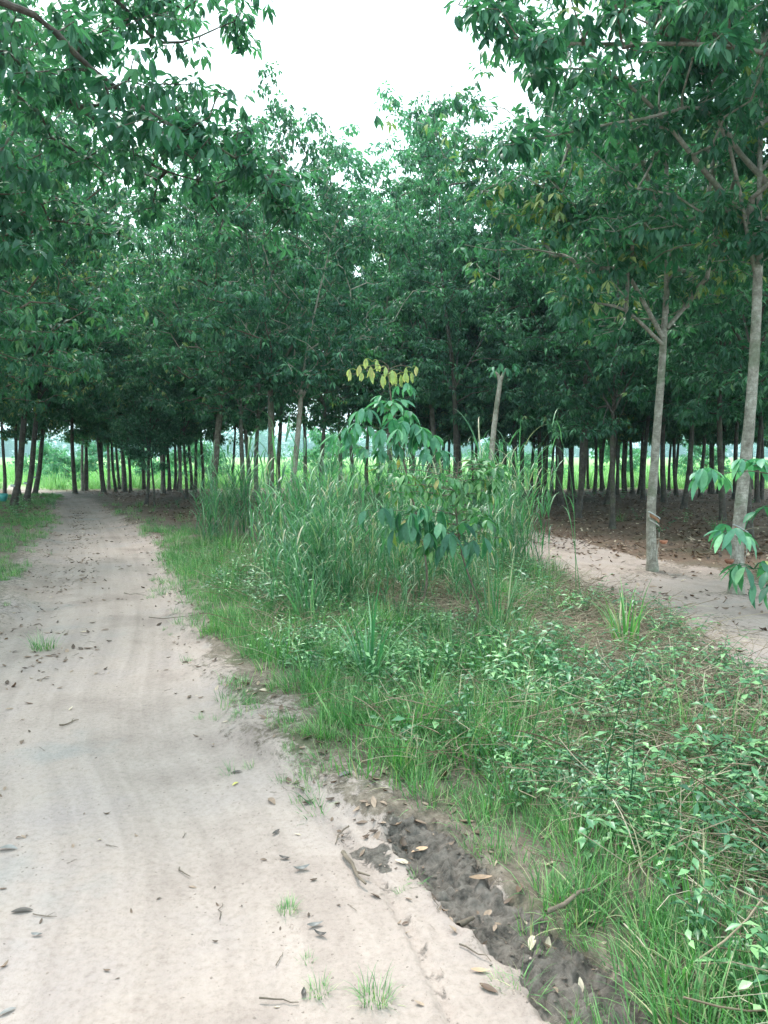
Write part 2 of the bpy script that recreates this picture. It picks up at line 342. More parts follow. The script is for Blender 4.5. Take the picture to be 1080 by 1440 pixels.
mfr = rp(mf, [(0.44, (0, 0, 0)), (0.58, (1, 1, 1))]); col = mix(mfr, col, mudcol)
bh = mth('ADD', noise(45, 6, 0.7), mth('MULTIPLY', noise(9, 5), 1.5))
bh = mth('ADD', bh, mth('MULTIPLY', mth('MULTIPLY', noise(26, 9, 0.85), mfr), 7.0))
bu = N(nt, 'ShaderNodeBump', Strength=0.6, Distance=0.014); L(bh, bu.inputs['Height'])
p = N(nt, 'ShaderNodeBsdfPrincipled'); p.inputs['Specular IOR Level'].default_value = 0.3
L(col, p.inputs['Base Color']); L(bu.outputs[0], p.inputs['Normal']); L(mix(mfr, (0.85,) * 3, rp(noise(11, 5, 0.7), [(0.4, (0.28,) * 3), (0.55, (0.75,) * 3)])), p.inputs['Roughness'])
o = N(nt, 'ShaderNodeOutputMaterial'); L(p.outputs[0], o.inputs[0]); M['ground'] = m

def sheet(name, sel):
    f = F[sel]; used, inv = np.unique(f, return_inverse=True); mb = MB(); mb.add(V[used], inv.reshape(-1, 4))
    me = mb.mesh(name, M['ground'])
    for nme, A in (('sand', sandA), ('mud', mudA), ('wood', woodA), ('field', fieldA)):
        a = me.attributes.new(nme, 'FLOAT', 'POINT'); a.data.foreach_set('value', A.ravel()[used])
    XX, YY = X.ravel()[used], Y.ravel()[used]; lat = XX - (pR(YY) + pL(YY)) / 2
    a = me.attributes.new('roadco', 'FLOAT_VECTOR', 'POINT'); a.data.foreach_set('vector', np.stack([lat * 7 + 0.35 * fbm(XX, YY, 0.3, 2, 131), YY * 0.22, 0 * lat], -1).ravel())
    return tag(link(name, me), kind='structure')
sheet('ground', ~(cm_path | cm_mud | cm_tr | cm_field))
sheet('dirt_road', cm_path); sheet('muddy_rut', cm_mud); sheet('sandy_track', cm_tr); sheet('field', cm_field)

# ------------------------------------------------------------------ leaves
def leaflet(mb, P, D, Nn, Lg, W, droop=0.25, hi=False, tint=0.5):
    """folded, drooping leaflet"""
    D = D / np.linalg.norm(D); B = np.cross(Nn, D); B /= np.linalg.norm(B) + 1e-9; Nn = np.cross(D, B)
    if hi: S = [(0.0, 0.02), (0.2, 0.33), (0.45, 0.5), (0.7, 0.42), (0.88, 0.2), (1.0, 0.01)]
    else: S = [(0.0, 0.02), (0.5, 0.5), (1.0, 0.02)]
    V_ = []; F_ = []
    for t, s in S:
        c = P + D * t * Lg - Nn * droop * t * t * Lg
        e = Nn * s * W * 0.35
        V_ += [c - B * s * W + e, c, c + B * s * W + e]
    if hi:
        for k in range(len(S) - 1):
            a = k * 3; F_ += [[a, a + 1, a + 4, a + 3], [a + 1, a + 2, a + 5, a + 4]]
        mb.add(V_, F_, tint)
    else:
        V_ = [V_[1], V_[3], V_[4], V_[5], V_[7]]
        mb.add(V_, [[0, 2, 1], [0, 3, 2], [1, 2, 4], [2, 3, 4]], tint)
def trifoliate(hi, droop, rg, pet=0.10, ll=0.15, lw=0.052):
    """one rubber leaf: a petiole and three leaflets, along +X"""
    mb = MB(); dp = droop
    tip = np.array((pet, 0, -0.15 * pet))
    if hi: tube(mb, [(0, 0, 0), (pet * 0.6, 0, 0.02 * pet), tip], 0.0016, 3, 0.8, cap=False)
    for k, a in enumerate((-62, 0, 62)):
        a = R(a + rg.uniform(-12, 12)); el = -dp + rg.uniform(-0.15, 0.15)
        D = np.array((math.cos(a) * math.cos(el), math.sin(a) * math.cos(el), math.sin(el)))
        Nn = np.array((0, 0, 1.0)) - D * D[2]; Nn += rg.normal(0, 0.22, 3)
        leaflet(mb, tip, D, Nn, ll * rg.uniform(0.85, 1.12), lw * rg.uniform(0.9, 1.1), 0.22 + 0.15 * rg.rand(), hi, 0.35 + 0.3 * rg.rand())
    return mb
TRI_LO = [trifoliate(False, d, np.random.RandomState(60 + k)) for k, d in enumerate((0.15, 0.5, 0.85, 1.15))]
TRI_HI = [trifoliate(True, d, np.random.RandomState(60 + k)) for k, d in enumerate((0.15, 0.5, 0.85, 1.15))]
TRI_HI_ME = [t.mesh('leaf', M['leaf']) for t in TRI_HI]
TRI_LT_ME = [t.mesh('leaf', M['leaf_light']) for t in TRI_HI]

def whorl_frames(C, Dr, rg, per=7, s0=1.0):
    """leaf frames around shoot tips C with shoot directions Dr -> P, Rm(3x3), s, variant"""
    n = len(C); k = per
    az = (np.arange(k)[None, :] * 2.39996 + rg.rand(n, 1) * 6.28) + rg.normal(0, 0.2, (n, k))
    el = np.linspace(0.55, -0.35, k)[None, :] + rg.normal(0, 0.18, (n, k))
    up_ = np.array((0, 0, 1.0)); Zs = 0.55 * Dr + 0.75 * up_; Zs /= np.linalg.norm(Zs, axis=1)[:, None]
    A = np.cross(Zs, np.array((0.3, 0.9, 0.1))); A /= np.linalg.norm(A, axis=1)[:, None]; B = np.cross(Zs, A)
    ce = np.cos(el)[..., None]; D = ce * (np.cos(az)[..., None] * A[:, None] + np.sin(az)[..., None] * B[:, None]) + np.sin(el)[..., None] * Zs[:, None]
    Pp = C[:, None] - Dr[:, None] * (np.arange(k)[None, :, None] * 0.018)
    D = D.reshape(-1, 3); Pp = Pp.reshape(-1, 3)
    Y_ = np.cross(up_, D); Y_ /= np.linalg.norm(Y_, axis=1)[:, None] + 1e-6; Z_ = np.cross(D, Y_)
    Rm = np.stack([D, Y_, Z_], -1)
    s = s0 * rg.uniform(0.75, 1.2, len(D)); v = rg.randint(0, 4, len(D))
    return Pp, Rm, s, v
def bake_leaves(mb, fr, tm, rg, tv=None):
    Pp, Rm, s, v = fr
    if tv is None: tv = np.clip(rg.normal(0.5, 0.26, len(Pp)) + 0.18 * np.repeat(rg.normal(0, 1, len(Pp) // 4 + 1), 4)[:len(Pp)], 0, 0.94); tv[rg.rand(len(Pp)) < 0.008] = 1
    for k in range(4):
        q = np.where(v == k)[0]
        if not len(q): continue
        t = tm[k]; TV = np.vstack(t.V)
        W_ = Pp[q][:, None] + s[q][:, None, None] * np.einsum('nij,kj->nki', Rm[q], TV)
        off = 0
        for Vp, Fp in zip(t.V, t.F):
            pass
        for deg in (3, 4):
            Fs = [f for f in t.F if f.shape[1] == deg]
            if not Fs: continue
            Fc = np.vstack(Fs); FF = (Fc[None] + (np.arange(len(q)) * len(TV))[:, None, None]).reshape(-1, deg)
            if deg == 3 or not any(f.shape[1] == 3 for f in t.F):
                mb.add(W_.reshape(-1, 3), FF, np.repeat(tv[q], len(TV))); base = mb.n - W_.shape[0] * W_.shape[1]
            else:
                mb.F.append(FF + base); mb.M.append(np.full(len(FF), 0))

# ------------------------------------------------------------------ trees
def skeleton(trunk, tips, rg, limb_nodes):
    """greedy growth from trunk+limb polylines out to shoot tips"""
    Pn = [np.array(p) for p in trunk]; par = [-1] + list(range(len(trunk) - 1)); fixed = [True] * len(trunk); 
    own = [-1] * len(trunk)
    for li, lb in enumerate(limb_nodes):
        k0 = int(np.argmin(np.linalg.norm(np.array(Pn[:len(trunk)]) - lb[0], axis=1)))
        prev = k0
        for q in lb[1:]:
            Pn.append(np.array(q)); par.append(prev); own.append(li); prev = len(Pn) - 1
    k = len(Pn); cap = k + len(tips) * 3
    A = np.zeros((cap, 3)); A[:k] = Pn; par = list(par); dep = np.zeros(cap)
    for q in range(k):
        if par[q] >= 0: dep[q] = dep[par[q]] + np.linalg.norm(A[q] - A[par[q]])
    hmin = trunk[0][2] + 1.9
    allow = np.ones(cap, bool); 
    for q in range(len(trunk)): allow[q] = A[q][2] > trunk[-1][2] * 0.45
    d0 = np.array([np.min(np.linalg.norm(A[:k] - t, axis=1)) for t in tips]); order = np.argsort(d0)
    tipn = []; pd = []
    for ti in order:
        t = tips[ti]; d = np.linalg.norm(A[:k] - t, axis=1) + 0.25 * dep[:k] + np.where(allow[:k], 0, 99) + 0.8 * np.clip(A[:k, 2] - t[2], 0, 9)
        b = int(np.argmin(d)); dd = np.linalg.norm(A[b] - t)
        if dd > 0.35:
            mid = (A[b] + t) / 2 + rg.normal(0, 0.06 * dd, 3) + np.array((0, 0, 0.06 * dd)); A[k] = mid; par.append(b); own.append(own[b]); dep[k] = dep[b] + dd / 2; b = k; k += 1
        A[k] = t; par.append(b); own.append(own[b]); dep[k] = dep[b] + dd / 2; tipn.append(k); k += 1
    A = A[:k]; cnt = np.zeros(k)
    for q in tipn: cnt[q] += 1
    for q in range(k - 1, 0, -1):
        if par[q] >= 0: cnt[par[q]] += cnt[q]
    rad = 0.0038 * np.maximum(cnt, 1) ** 0.5
    return A, par, own, rad, tipn
def crown_tips(rg, n, c, rad, zlo, low=0.0, holes=7):
    """shoot tips in clumps through a full-bottomed crown"""
    c = np.array(c, float); rad = np.array(rad, float); out = []
    hc = [c + rad * rg.uniform(-0.9, 0.9, 3) for _ in range(holes)]
    while len(out) < n:
        q = rg.uniform(-1, 1, 3); rr = math.hypot(q[0], q[1]); top = 1 - 0.45 * max(0, q[2]) ** 1.5
        d = (rr / top) ** 2.2 + abs(q[2]) ** 4
        if d > 1 or rg.rand() > 0.3 + 0.7 * d: continue
        ang = math.atan2(q[1], q[0]); lob = 0.85 + 0.2 * math.sin(3 * ang + c[0]) + 0.15 * math.sin(5 * ang + 4 * q[2])
        p_ = c + q * rad * np.array((lob, lob, 1))
        if p_[2] < zlo or any(np.linalg.norm(p_ - h) < 0.45 for h in hc): continue
        for _ in range(rg.randint(3, 8)): out.append(p_ + rg.normal(0, 1, 3) * np.array((0.24, 0.24, 0.12)))
    return np.array(out[:n])
def limbs_for(rg, fork, n, rx, h):
    out = []; a0 = rg.rand() * 6.28
    for k in range(n):
        a = a0 + k * 6.283 / n + rg.normal(0, 0.25); s = fork + np.array((0, 0, rg.uniform(-0.1, 1.0)))
        d = np.array((math.cos(a), math.sin(a), 0)); reach = rx * rg.uniform(0.55, 0.8); hh = h * rg.uniform(0.5, 0.95)
        out.append([s, s + d * reach * 0.3 + np.array((0, 0, hh * 0.28)), s + d * reach * 0.62 + np.array((0, 0, hh * 0.6)), s + d * reach + np.array((0, 0, hh))])
    return out
def make_tree(seed, H=11, r=0.11, fork=3.3, cr=(2.6, 2.6, 4.1), ntips=480, lean=(0.2, 0.1), zlo=2.6, per=7, limbs=None, extra_tips=None,
              mat='leaf', bmat='bark', name='rubber_tree', parts=0, ls=1.08, wander=1.0, ccen=None, nl=4, camloc=None):
    rg = np.random.RandomState(seed); root = empty(name)
    lx, ly = lean
    zz = np.linspace(0, H * 0.86, 12); tr = np.stack([lx * (zz / fork) ** 0.9 + 0.05 * np.sin(zz * 0.9 + seed), ly * (zz / fork) + 0.05 * np.cos(zz * 0.8 + seed), zz], -1)
    tr[0, :2] = 0
    bend = np.clip((zz - fork * 1.2) / H, 0, 1)[:, None] * np.array((rg.uniform(-1, 1), rg.uniform(-1, 1), 0)) * wander; tr = tr + bend
    fk = np.array([np.interp(fork, zz, tr[:, 0]), np.interp(fork, zz, tr[:, 1]), fork])
    if limbs is None: limbs = limbs_for(rg, fk, nl, cr[0], H * 0.42)
    cc = ccen if ccen is not None else (fk[0], fk[1], (H + zlo) / 2)
    tips = crown_tips(rg, ntips, cc, cr, zlo)
    if extra_tips is not None: tips = np.vstack([tips, extra_tips])
    limbs = [list(curve(l, 4)) for l in limbs]
    lt = []
    for lb in limbs:
        h_ = lb[int(len(lb) * 0.4):]
        lt += [h_[rg.randint(len(h_))] + rg.normal(0, 0.17, 3) for _ in range(12)] + [lb[-1] + rg.normal(0, 0.1, 3) for _ in range(3)]
    tips = np.vstack([tips, lt])
    A, par, own, rad, tipn = skeleton([q for q in tr], tips, rg, limbs)
    # trunk
    mb = MB(); P_ = curve(tr, 5); zf = P_[:, 2]
    rr = r * (1 - 0.35 * np.clip(zf / fork, 0, 1)) * np.interp(zf, [fork, fork + 0.4, H * 0.86], [1, 0.62, 0.12]) * (1 + 0.55 * np.exp(-zf / 0.12))
    P_[0, 2] = -0.1; tube(mb, P_, rr, 12, wob=0.08, rg=rg); link('trunk', mb.mesh('trunk', M[bmat]), root)
    # limbs one by one, then the thin branches
    k = len(tr); 
    for li, lb in enumerate(limbs):
        pts = np.array(lb); r0 = min(max(0.3 * r, 0.9 * rad[k]), 0.48 * r) ; rl = np.maximum(np.interp(np.linspace(0, 1, len(pts)), [0, 1], [r0, 0.005]), 0.004)
        mb = MB(); tube(mb, pts, rl, 7, wob=0.08, rg=rg); link('limb', mb.mesh('limb', M[bmat]), root)
        k += len(lb) - 1
    mb = MB()
    P0 = A[np.array(par[k:])]; P1 = A[k:]; r1 = rad[k:]; r0 = np.minimum(rad[np.array(par[k:])], r1 * 1.7)
    T = P1 - P0; T /= np.linalg.norm(T, axis=1)[:, None] + 1e-9; a = np.cross(T, (0.3, 0.2, 0.93)); a /= np.linalg.norm(a, axis=1)[:, None] + 1e-9; b = np.cross(T, a)
    th = np.arange(4) * math.pi / 2; ring = np.cos(th)[None, :, None] * a[:, None] + np.sin(th)[None, :, None] * b[:, None]
    W_ = np.concatenate([P0[:, None] + r0[:, None, None] * ring, P1[:, None] + r1[:, None, None] * ring], 1)
    f = np.array([[j_, (j_ + 1) % 4, 4 + (j_ + 1) % 4, 4 + j_] for j_ in range(4)])
    mb.add(W_.reshape(-1, 3), (f[None] + (np.arange(len(P1)) * 8)[:, None, None]).reshape(-1, 4))
    tag(link('branches', mb.mesh('branches', M['twig' if bmat == 'bark' else bmat]), root), kind='stuff')
    # foliage
    C_ = A[tipn]; Dr = C_ - A[np.array([par[q] for q in tipn])]; Dr /= np.linalg.norm(Dr, axis=1)[:, None] + 1e-9
    fr = whorl_frames(C_, Dr, rg, per, ls)
    keep = np.ones(len(fr[0]), bool)
    if parts:
        cl = np.array(camloc); dv = fr[0] - cl; inv = (dv[:, 1] > 0.5) & (np.abs(dv[:, 0]) < dv[:, 1] * 0.5) & ((dv[:, 2]) < dv[:, 1] * 0.56)
        dist = np.linalg.norm(dv, axis=1) + np.where(inv, 0, 1000); sel = np.argsort(dist)[:parts]; sel = sel[dist[sel] < 999]; keep[sel] = False
        ms = TRI_LT_ME if mat == 'leaf_light' else TRI_HI_ME
        for q in sel:
            o = link('leaf', ms[fr[3][q]], root)
            m4 = Matrix([[*(fr[1][q][r_] * fr[2][q]), fr[0][q][r_]] for r_ in range(3)] + [[0, 0, 0, 1]])
            o.matrix_basis = m4
    mb = MB(); bake_leaves(mb, tuple(x_[keep] for x_ in fr), TRI_LO, rg)
    tag(link('crown', mb.mesh('crown', M[mat], smooth=False), root), kind='stuff')
    return root
def dup(root, loc, rz, s=1.0):
    r = root.copy(); COL.objects.link(r); r.location = loc; r.rotation_euler = (0, 0, rz); r.scale = (s, s, s * 1.0)
    for ch in root.children:
        c = ch.copy(); COL.objects.link(c); c.parent = r
    return r
def place(root, px, d, rz=0.0, s=1.0, X=None):
    x = (px - 540) / FPX * d if X is None else X
    root.location = (x, d, hz(x, d) - 0.02); root.rotation_euler[2] = rz; root.scale = (s, s, s); return root

# --- near trees, each its own shape
def rel(P_, base): return np.array(P_) - np.array(base)
def cl_(base): return (-base[0], -base[1], CAMZ)
# right tree A: forked tapped trunk
bA = (3.70, 10.5, 0.0)
lmA = [[(0.05, 0, 3.2), rel(up(880, 380, 10.3), bA), rel(up(845, 330, 10.1), bA), rel(up(770, 250, 9.8), bA)],
       [(0.1, 0, 3.5), rel(up(938, 420, 10.5), bA), rel(up(946, 350, 10.7), bA), rel(up(935, 230, 11), bA), rel(up(960, 60, 11.2), bA)],
       [(0.05, 0, 3.1), rel(up(880, 437, 10.0), bA), rel(up(830, 425, 9.7), bA), rel(up(790, 415, 9.5), bA)],
       [(0.1, 0, 3.3), rel(up(990, 400, 10.9), bA), rel(up(1040, 330, 11.2), bA), rel(up(1075, 260, 11.2), bA)]]
tA = make_tree(11, H=9.5, r=0.068, bmat='bark_grey', fork=3.3, cr=(3.0, 2.8, 3.1), ntips=700, lean=(0.03, 0.0), zlo=3.2, wander=0.1, limbs=lmA, per=8, parts=160, ccen=(-0.1, 0.3, 6.6), camloc=cl_(bA))
tA.location = bA
tag(tA, 'tapped rubber tree with forked pale trunk rising from the sandy clearing', 'rubber tree')
bB = (4.05, 8.75, 0.0)
lmB = [[(0.2, 0, 4.6), rel(up(1030, 200, 8.5), bB), rel(up(1000, 120, 8.3), bB), rel(up(960, 60, 8.0), bB)],
       [(0.15, 0, 4.0), rel(up(990, 240, 8.1), bB), rel(up(930, 165, 7.8), bB), rel(up(860, 105, 7.5), bB), rel(up(760, 95, 7.3), bB)],
       [(0.1, 0, 3.6), rel(up(1010, 170, 8), bB), rel(up(900, 168, 7.6), bB), rel(up(780, 190, 7.4), bB), rel(up(700, 200, 7.2), bB)],
       [(0.2, 0, 4.2), (1.2, 0.4, 5.4), (2.2, 0.8, 6.4)]]
tB = make_tree(12, H=9.5, r=0.074, bmat='bark_grey', fork=3.9, cr=(2.6, 2.6, 2.9), ntips=760, lean=(0.09, 0.0), zlo=3.6, wander=0.05, ls=0.92, per=9, limbs=lmB, parts=220, ccen=(0.15, -0.1, 6.7), camloc=cl_(bB))
tB.location = bB
tag(tB, 'tapped rubber tree with mottled pale trunk, rightmost, beside the leafy sapling', 'rubber tree')
# right tree nearer the camera, trunk out of frame, its branches hang over the top right
bC = (4.9, 6.2, 0.0)
lmC = [[(0, 0, 3.6), (-0.9, 0.3, 4.5), (-1.9, 0.5, 5.0), rel(up(760, 60, 6.6), bC), rel(up(680, 30, 6.8), bC)],
       [(0, 0, 3.8), (-0.8, -0.2, 4.7), (-1.6, -0.3, 5.4)], [(0, 0, 3.6), (0.8, 0.4, 5), (1.4, 0.8, 6)], [(0, 0, 4.0), (0.2, -0.9, 5), (0.4, -1.4, 6)]]
rgt = np.random.RandomState(5)
ex = np.array([rel(up(640 + 400 * rgt.rand() ** 0.7, rgt.uniform(-60, 70) , rgt.uniform(6.0, 7.4)), bC) for _ in range(60)])
tC = make_tree(13, H=8.5, r=0.1, fork=3.6, cr=(2.6, 2.3, 2.3), ntips=420, lean=(0.0, 0.0), zlo=4.1, wander=0, ls=0.85, per=9, limbs=lmC, extra_tips=ex, parts=240, ccen=(0.1, 0, 6.3), camloc=cl_(bC))
tC.location = bC
tag(tC, 'near rubber tree whose leafy branches hang in over the top right corner', 'rubber tree')
# left trees
bL0 = (-4.6, 4.6, 0.0)
lmL = [[(0, 0, 3.4), (0.9, 0.3, 4.3), rel(up(0, 2, 5.0), bL0), rel(up(130, 98, 5.7), bL0), rel(up(232, 172, 6.3), bL0), rel(up(330, 222, 6.8), bL0), rel(up(400, 300, 7.3), bL0)],
       [(0, 0, 3.2), (0.8, 0.8, 4.0), rel(up(-40, 60, 6.0), bL0), rel(up(110, 150, 6.5), bL0), rel(up(210, 230, 7.0), bL0), rel(up(300, 260, 7.4), bL0)],
       [(0, 0, 3.7), (1.0, 0.6, 4.7), rel(up(120, -20, 6.2), bL0), rel(up(230, 60, 6.8), bL0), rel(up(330, 30, 7.3), bL0)],
       [(0, 0, 3.6), (-0.9, 0.2, 4.8), (-1.5, 0.5, 5.8)], [(0, 0, 3.6), (-0.2, -0.9, 4.8), (-0.3, -1.5, 5.6)]]
rgt = np.random.RandomState(8); ex = []
for (x0, y0, x1, y1, n, sp, d0, d1) in [(60, 60, 260, 190, 26, 45, 5.6, 6.8), (250, 190, 440, 265, 22, 26, 6.6, 7.4), (300, 230, 410, 300, 14, 26, 7.0, 7.5), (120, -10, 340, 30, 26, 34, 6.2, 7.6),
                                  (20, 130, 200, 240, 24, 50, 6.2, 7.4), (200, 110, 300, 150, 12, 30, 6.5, 7.4), (0, 0, 160, 60, 20, 50, 5.4, 6.6), (150, 230, 330, 330, 16, 35, 6.9, 7.8)]:
    for _ in range(n):
        t = rgt.rand(); ex.append(rel(up(x0 + (x1 - x0) * t + rgt.normal(0, sp), y0 + (y1 - y0) * t + rgt.normal(0, sp * 0.7), rgt.uniform(d0, d1)), bL0))
tL = make_tree(14, H=8.2, r=0.11, fork=3.4, cr=(2.3, 2.3, 2.2), ntips=420, zlo=3.6, lean=(0, 0), ls=0.82, per=9, limbs=lmL, bmat='bark_backlit', extra_tips=np.array(ex), parts=300, ccen=(-0.4, 0, 6.0), camloc=cl_(bL0), nl=5)
tL.location = bL0
tag(tL, 'near rubber tree reaching a long drooping dark branch in from the top left corner', 'rubber tree')
for (x_, y_, sd_, H_, cr_, n_, zlo_, lab, mt) in [
        (-6.3, 9.2, 21, 9.8, (3.3, 3.2, 3.9), 1000, 1.9, 'broad leafy rubber tree filling the left edge, leaves hanging low over the verge', 'leaf'),
        (-7.9, 13.4, 22, 11.0, (3.6, 3.5, 4.4), 950, 2.1, 'leafy rubber tree behind the low hanging one on the left of the dirt road', 'leaf'),
        (-9.6, 17.6, 24, 10.5, (3.4, 3.3, 4.2), 750, 2.3, 'shaded rubber tree third along the left of the road, crown merged with its neighbours', 'leaf'),
        (-5.0, 22.5, 23, 11.2, (3.6, 3.2, 4.4), 800, 2.4, 'dark rubber tree right of the dirt road bend with crown arching over it', 'leaf')]:
    t = make_tree(sd_, H=H_, r=0.12, fork=3.2, cr=cr_, ntips=n_, zlo=zlo_, mat=mt, per=8, parts=(180 if y_ < 10 else 0), camloc=(-x_, -y_, CAMZ), ccen=(0.3, 0, (H_ + zlo_) / 2 + 0.1))
    t.location = (x_, y_, hz(x_, y_)); tag(t, lab, 'rubber tree')
# middle pair behind the tall grass
t = make_tree(31, H=9.6, r=0.095, fork=3.4, cr=(3.0, 2.8, 3.8), ntips=780, zlo=2.9, lean=(0.03, 0)); place(t, 378, 18.2)
tag(t, 'grey rubber tree with straight lit trunk, left one of the pair behind the tall grass', 'rubber tree')
bD = ((398 - 540) / FPX * 17.6, 17.6, 0)
lmD = [[rel(up(421, 565, 17.6), bD), rel(up(440, 530, 17.4), bD), rel(up(470, 470, 17.0), bD), rel(up(480, 420, 17), bD)],
       [rel(up(421, 560, 17.6), bD), rel(up(395, 525, 17.6), bD), rel(up(352, 500, 17.6), bD), rel(up(320, 480, 17.4), bD)],
       [rel(up(421, 560, 17.6), bD), rel(up(414, 500, 17.5), bD), rel(up(425, 430, 17.4), bD), rel(up(432, 370, 17.4), bD)]]
t = make_tree(32, H=8.4, r=0.08, fork=2.8, cr=(2.5, 2.3, 2.7), ntips=480, zlo=3.2, lean=(0.42, 0), limbs=lmD, bmat='bark_pale', ccen=(0.7, 0, 5.6)); t.location = bD
tag(t, 'rubber tree with slim leaning trunk forking into pale limbs behind the tall grass', 'rubber tree')

# --- plantation trees: five shapes copied
protos = [make_tree(100 + k, ls=1.22, per=9, bmat='bark_backlit', H=h_, r=r_, fork=fk_, cr=c_, ntips=n_, zlo=z_, lean=l_) for k, (h_, r_, fk_, c_, n_, z_, l_) in enumerate([
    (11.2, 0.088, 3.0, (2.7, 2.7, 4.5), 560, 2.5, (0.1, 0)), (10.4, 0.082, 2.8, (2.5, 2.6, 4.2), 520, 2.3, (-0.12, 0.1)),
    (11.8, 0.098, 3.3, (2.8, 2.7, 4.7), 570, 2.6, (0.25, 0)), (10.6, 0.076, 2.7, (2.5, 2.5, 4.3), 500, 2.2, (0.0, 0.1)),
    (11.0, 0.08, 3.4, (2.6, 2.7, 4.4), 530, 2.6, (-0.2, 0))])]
protoL = [make_tree(110 + k, bmat='bark_grey', H=h_, r=0.09, fork=3.0, cr=(2.7, 2.7, 4.5), ntips=520, zlo=2.5, ls=1.18, per=9, mat='leaf_light', lean=(0.1, 0)) for k, h_ in enumerate((11.4, 10.6))]
used = set()
ORD = 'first second third fourth fifth sixth seventh eighth ninth tenth eleventh twelfth thirteenth fourteenth fifteenth sixteenth seventeenth eighteenth nineteenth twentieth'.split()
def orde(k): return ORD[k] if k < 20 else 'twenty ' + ORD[k - 20]
def plant(kind, x, y, s, label, group, rz=None):
    pr = protoL[kind - 5] if kind >= 5 else protos[kind]
    rz = rs.rand() * 6.28 if rz is None else rz
    if kind in used: t = dup(pr, (0, 0, 0), 0)
    else: used.add(kind); t = pr
    t.location = (x, y, hz(x, y) - 0.02); t.rotation_euler = (0, 0, rz); t.scale = (s, s, s)
    tag(t, label, 'rubber tree', group); return t
GL = 'rubber trees left of the dirt road'; GM = 'rubber trees between the road and the tall grass'; GR = 'rubber trees of the right plantation block'
left_list = [(18, 23.0, 1.05, 'thick dark leaning trunk with white collar, nearest of the left roadside group'),
             (36, 24.8, 1.0, 'dark leaning trunk with white collar, second of the left roadside group'),
             (6, 27.5, 0.9, 'thin dark trunk at the very left edge before the bright field'),
             (27, 28.5, 0.9, 'thin dark trunk half hidden between the two collared left trees'),
             (48, 29.5, 1.0, 'slim leaning trunk nearest the road bend on its left side')]
left_objs = []
for k, (px, d, s, lab) in enumerate(left_list):
    t = plant([2, 2, 3, 1, 2][k], (px - 540) / FPX * d, d, s, lab, GL, rz=[0.1, -0.1, 1, 3, 0.0][k]); left_objs.append(t)
    t.rotation_euler = (0, R([5, 6, 2, 3, 6][k]), t.rotation_euler[2])
mid_list = [(116, 33.5, .8), (121, 34, .95), (146, 33, .9), (153, 34.5, .85), (163, 33.5, .9), (168, 35, .8), (173, 34, .85), (205, 24.5, .6), (216, 24, .5), (229, 30, 1.05), (238, 33, .9), (246, 34, .9), (253, 31, .8),
            (262, 27, .8), (285, 33, .9), (302, 30, 1.0), (340, 26, 1.0), (350, 29, 1.0), (361, 27.5, 1.0), (392, 30, 1.1), (430, 32, 1.05), (452, 28, 1.0), (478, 33, 1.0), (495, 29.5, .95), (516, 33, 1.05), (535, 31, 1.1), (548, 27, 1.2), (566, 34, .95), (582, 30, 1.0), (612, 26.5, 1.2)]
for k, (px, d, s) in enumerate(mid_list):
    lab = '%s thin dark trunk counted rightwards from the road bend, before the bright field' % orde(k)
    if px > 265: lab = '%s dark rubber tree counted rightwards behind the tall grass stand' % orde(k - 14)
    if px == 229: lab = 'thickest dark trunk among the thin ones right of the road bend'
    if px in (205, 216): lab = 'thin young rubber tree standing forward on the shaded floor, %s of two' % ('left' if px < 210 else 'right')
    if px == 548: lab = 'tall pale green rubber tree topping the skyline in the centre gap'
    plant(5 + k % 2 if (k % 3 == 0 or px > 335) else k % 5, (px - 540) / FPX * d, d, s, lab, GM)  # middle crowns get the pale leaves, brightness of veil and sky put into colour
right_list = [(604, 28, 1.05), (622, 33, 1.0), (645, 21, 0.95), (668, 31, 1.0), (694, 26, .9), (706, 28, 1.0), (721, 25.5, 1.0), (735, 27, .9), (747, 32, .9), (756, 28, 1), (768, 32, .9), (777, 30, .8), (789, 24.5, 1.1), (800, 33, .9),
              (814, 22.5, 1.05), (836, 31, .9), (846, 33, .9), (855, 24, 1.05), (868, 29, .9), (880, 32, .9), (890, 30, .9), (905, 26, 1.0), (935, 24.5, .95), (950, 32, .9), (962, 22, 1.0), (985, 29, .9), (1003, 31, .9), (1034, 27, .9), (1052, 32, .9), (1066, 24, 1.0)]
for k, (px, d, s) in enumerate(right_list):
    lab = '%s slender dark trunk counted rightwards from behind the sapling, in the right block' % orde(k)
    if px == 645: lab = 'brown rubber tree trunk just left of the pale broken stump trunk'
    if px == 721: lab = 'leaning dark trunk just right of the pale broken trunk'
    if px == 814: lab = 'stout dark trunk alone in the middle of the right plantation block'
    plant(k % 5, (px - 540) / FPX * d, d, s, lab, GR)
for k, (x_, y_, s, sd2, lab) in enumerate([(4.95, 16.6, .85, 3, 'slim trunk with lit base standing forward on the brown leaf litter'),
                                     (4.9, 19.3, .9, 1, 'slim trunk with lit base just behind and left of the forward one'),
                                     (7.7, 17.4, .9, 4, 'dark trunk between the two tapped trees, low branches in front'),
                                     (6.6, 13.8, .85, 0, 'leafy rubber tree behind the tapped pair with low hanging leaves')]):
    plant(sd2, x_, y_, s, lab, GR)
rg = np.random.RandomState(19)
for k in range(44):
    px = (560 + 520 * (k + rg.rand()) / 32) if k < 32 else (100 + 230 * (k - 32 + rg.rand()) / 12); d = rg.uniform(29, 35)
    plant(k % 5, (px - 540) / FPX * d, d, rg.uniform(0.8, 0.95), 'thin dark trunk in the farthest plantation row at the edge of the bright field', 'farthest row of rubber trees')
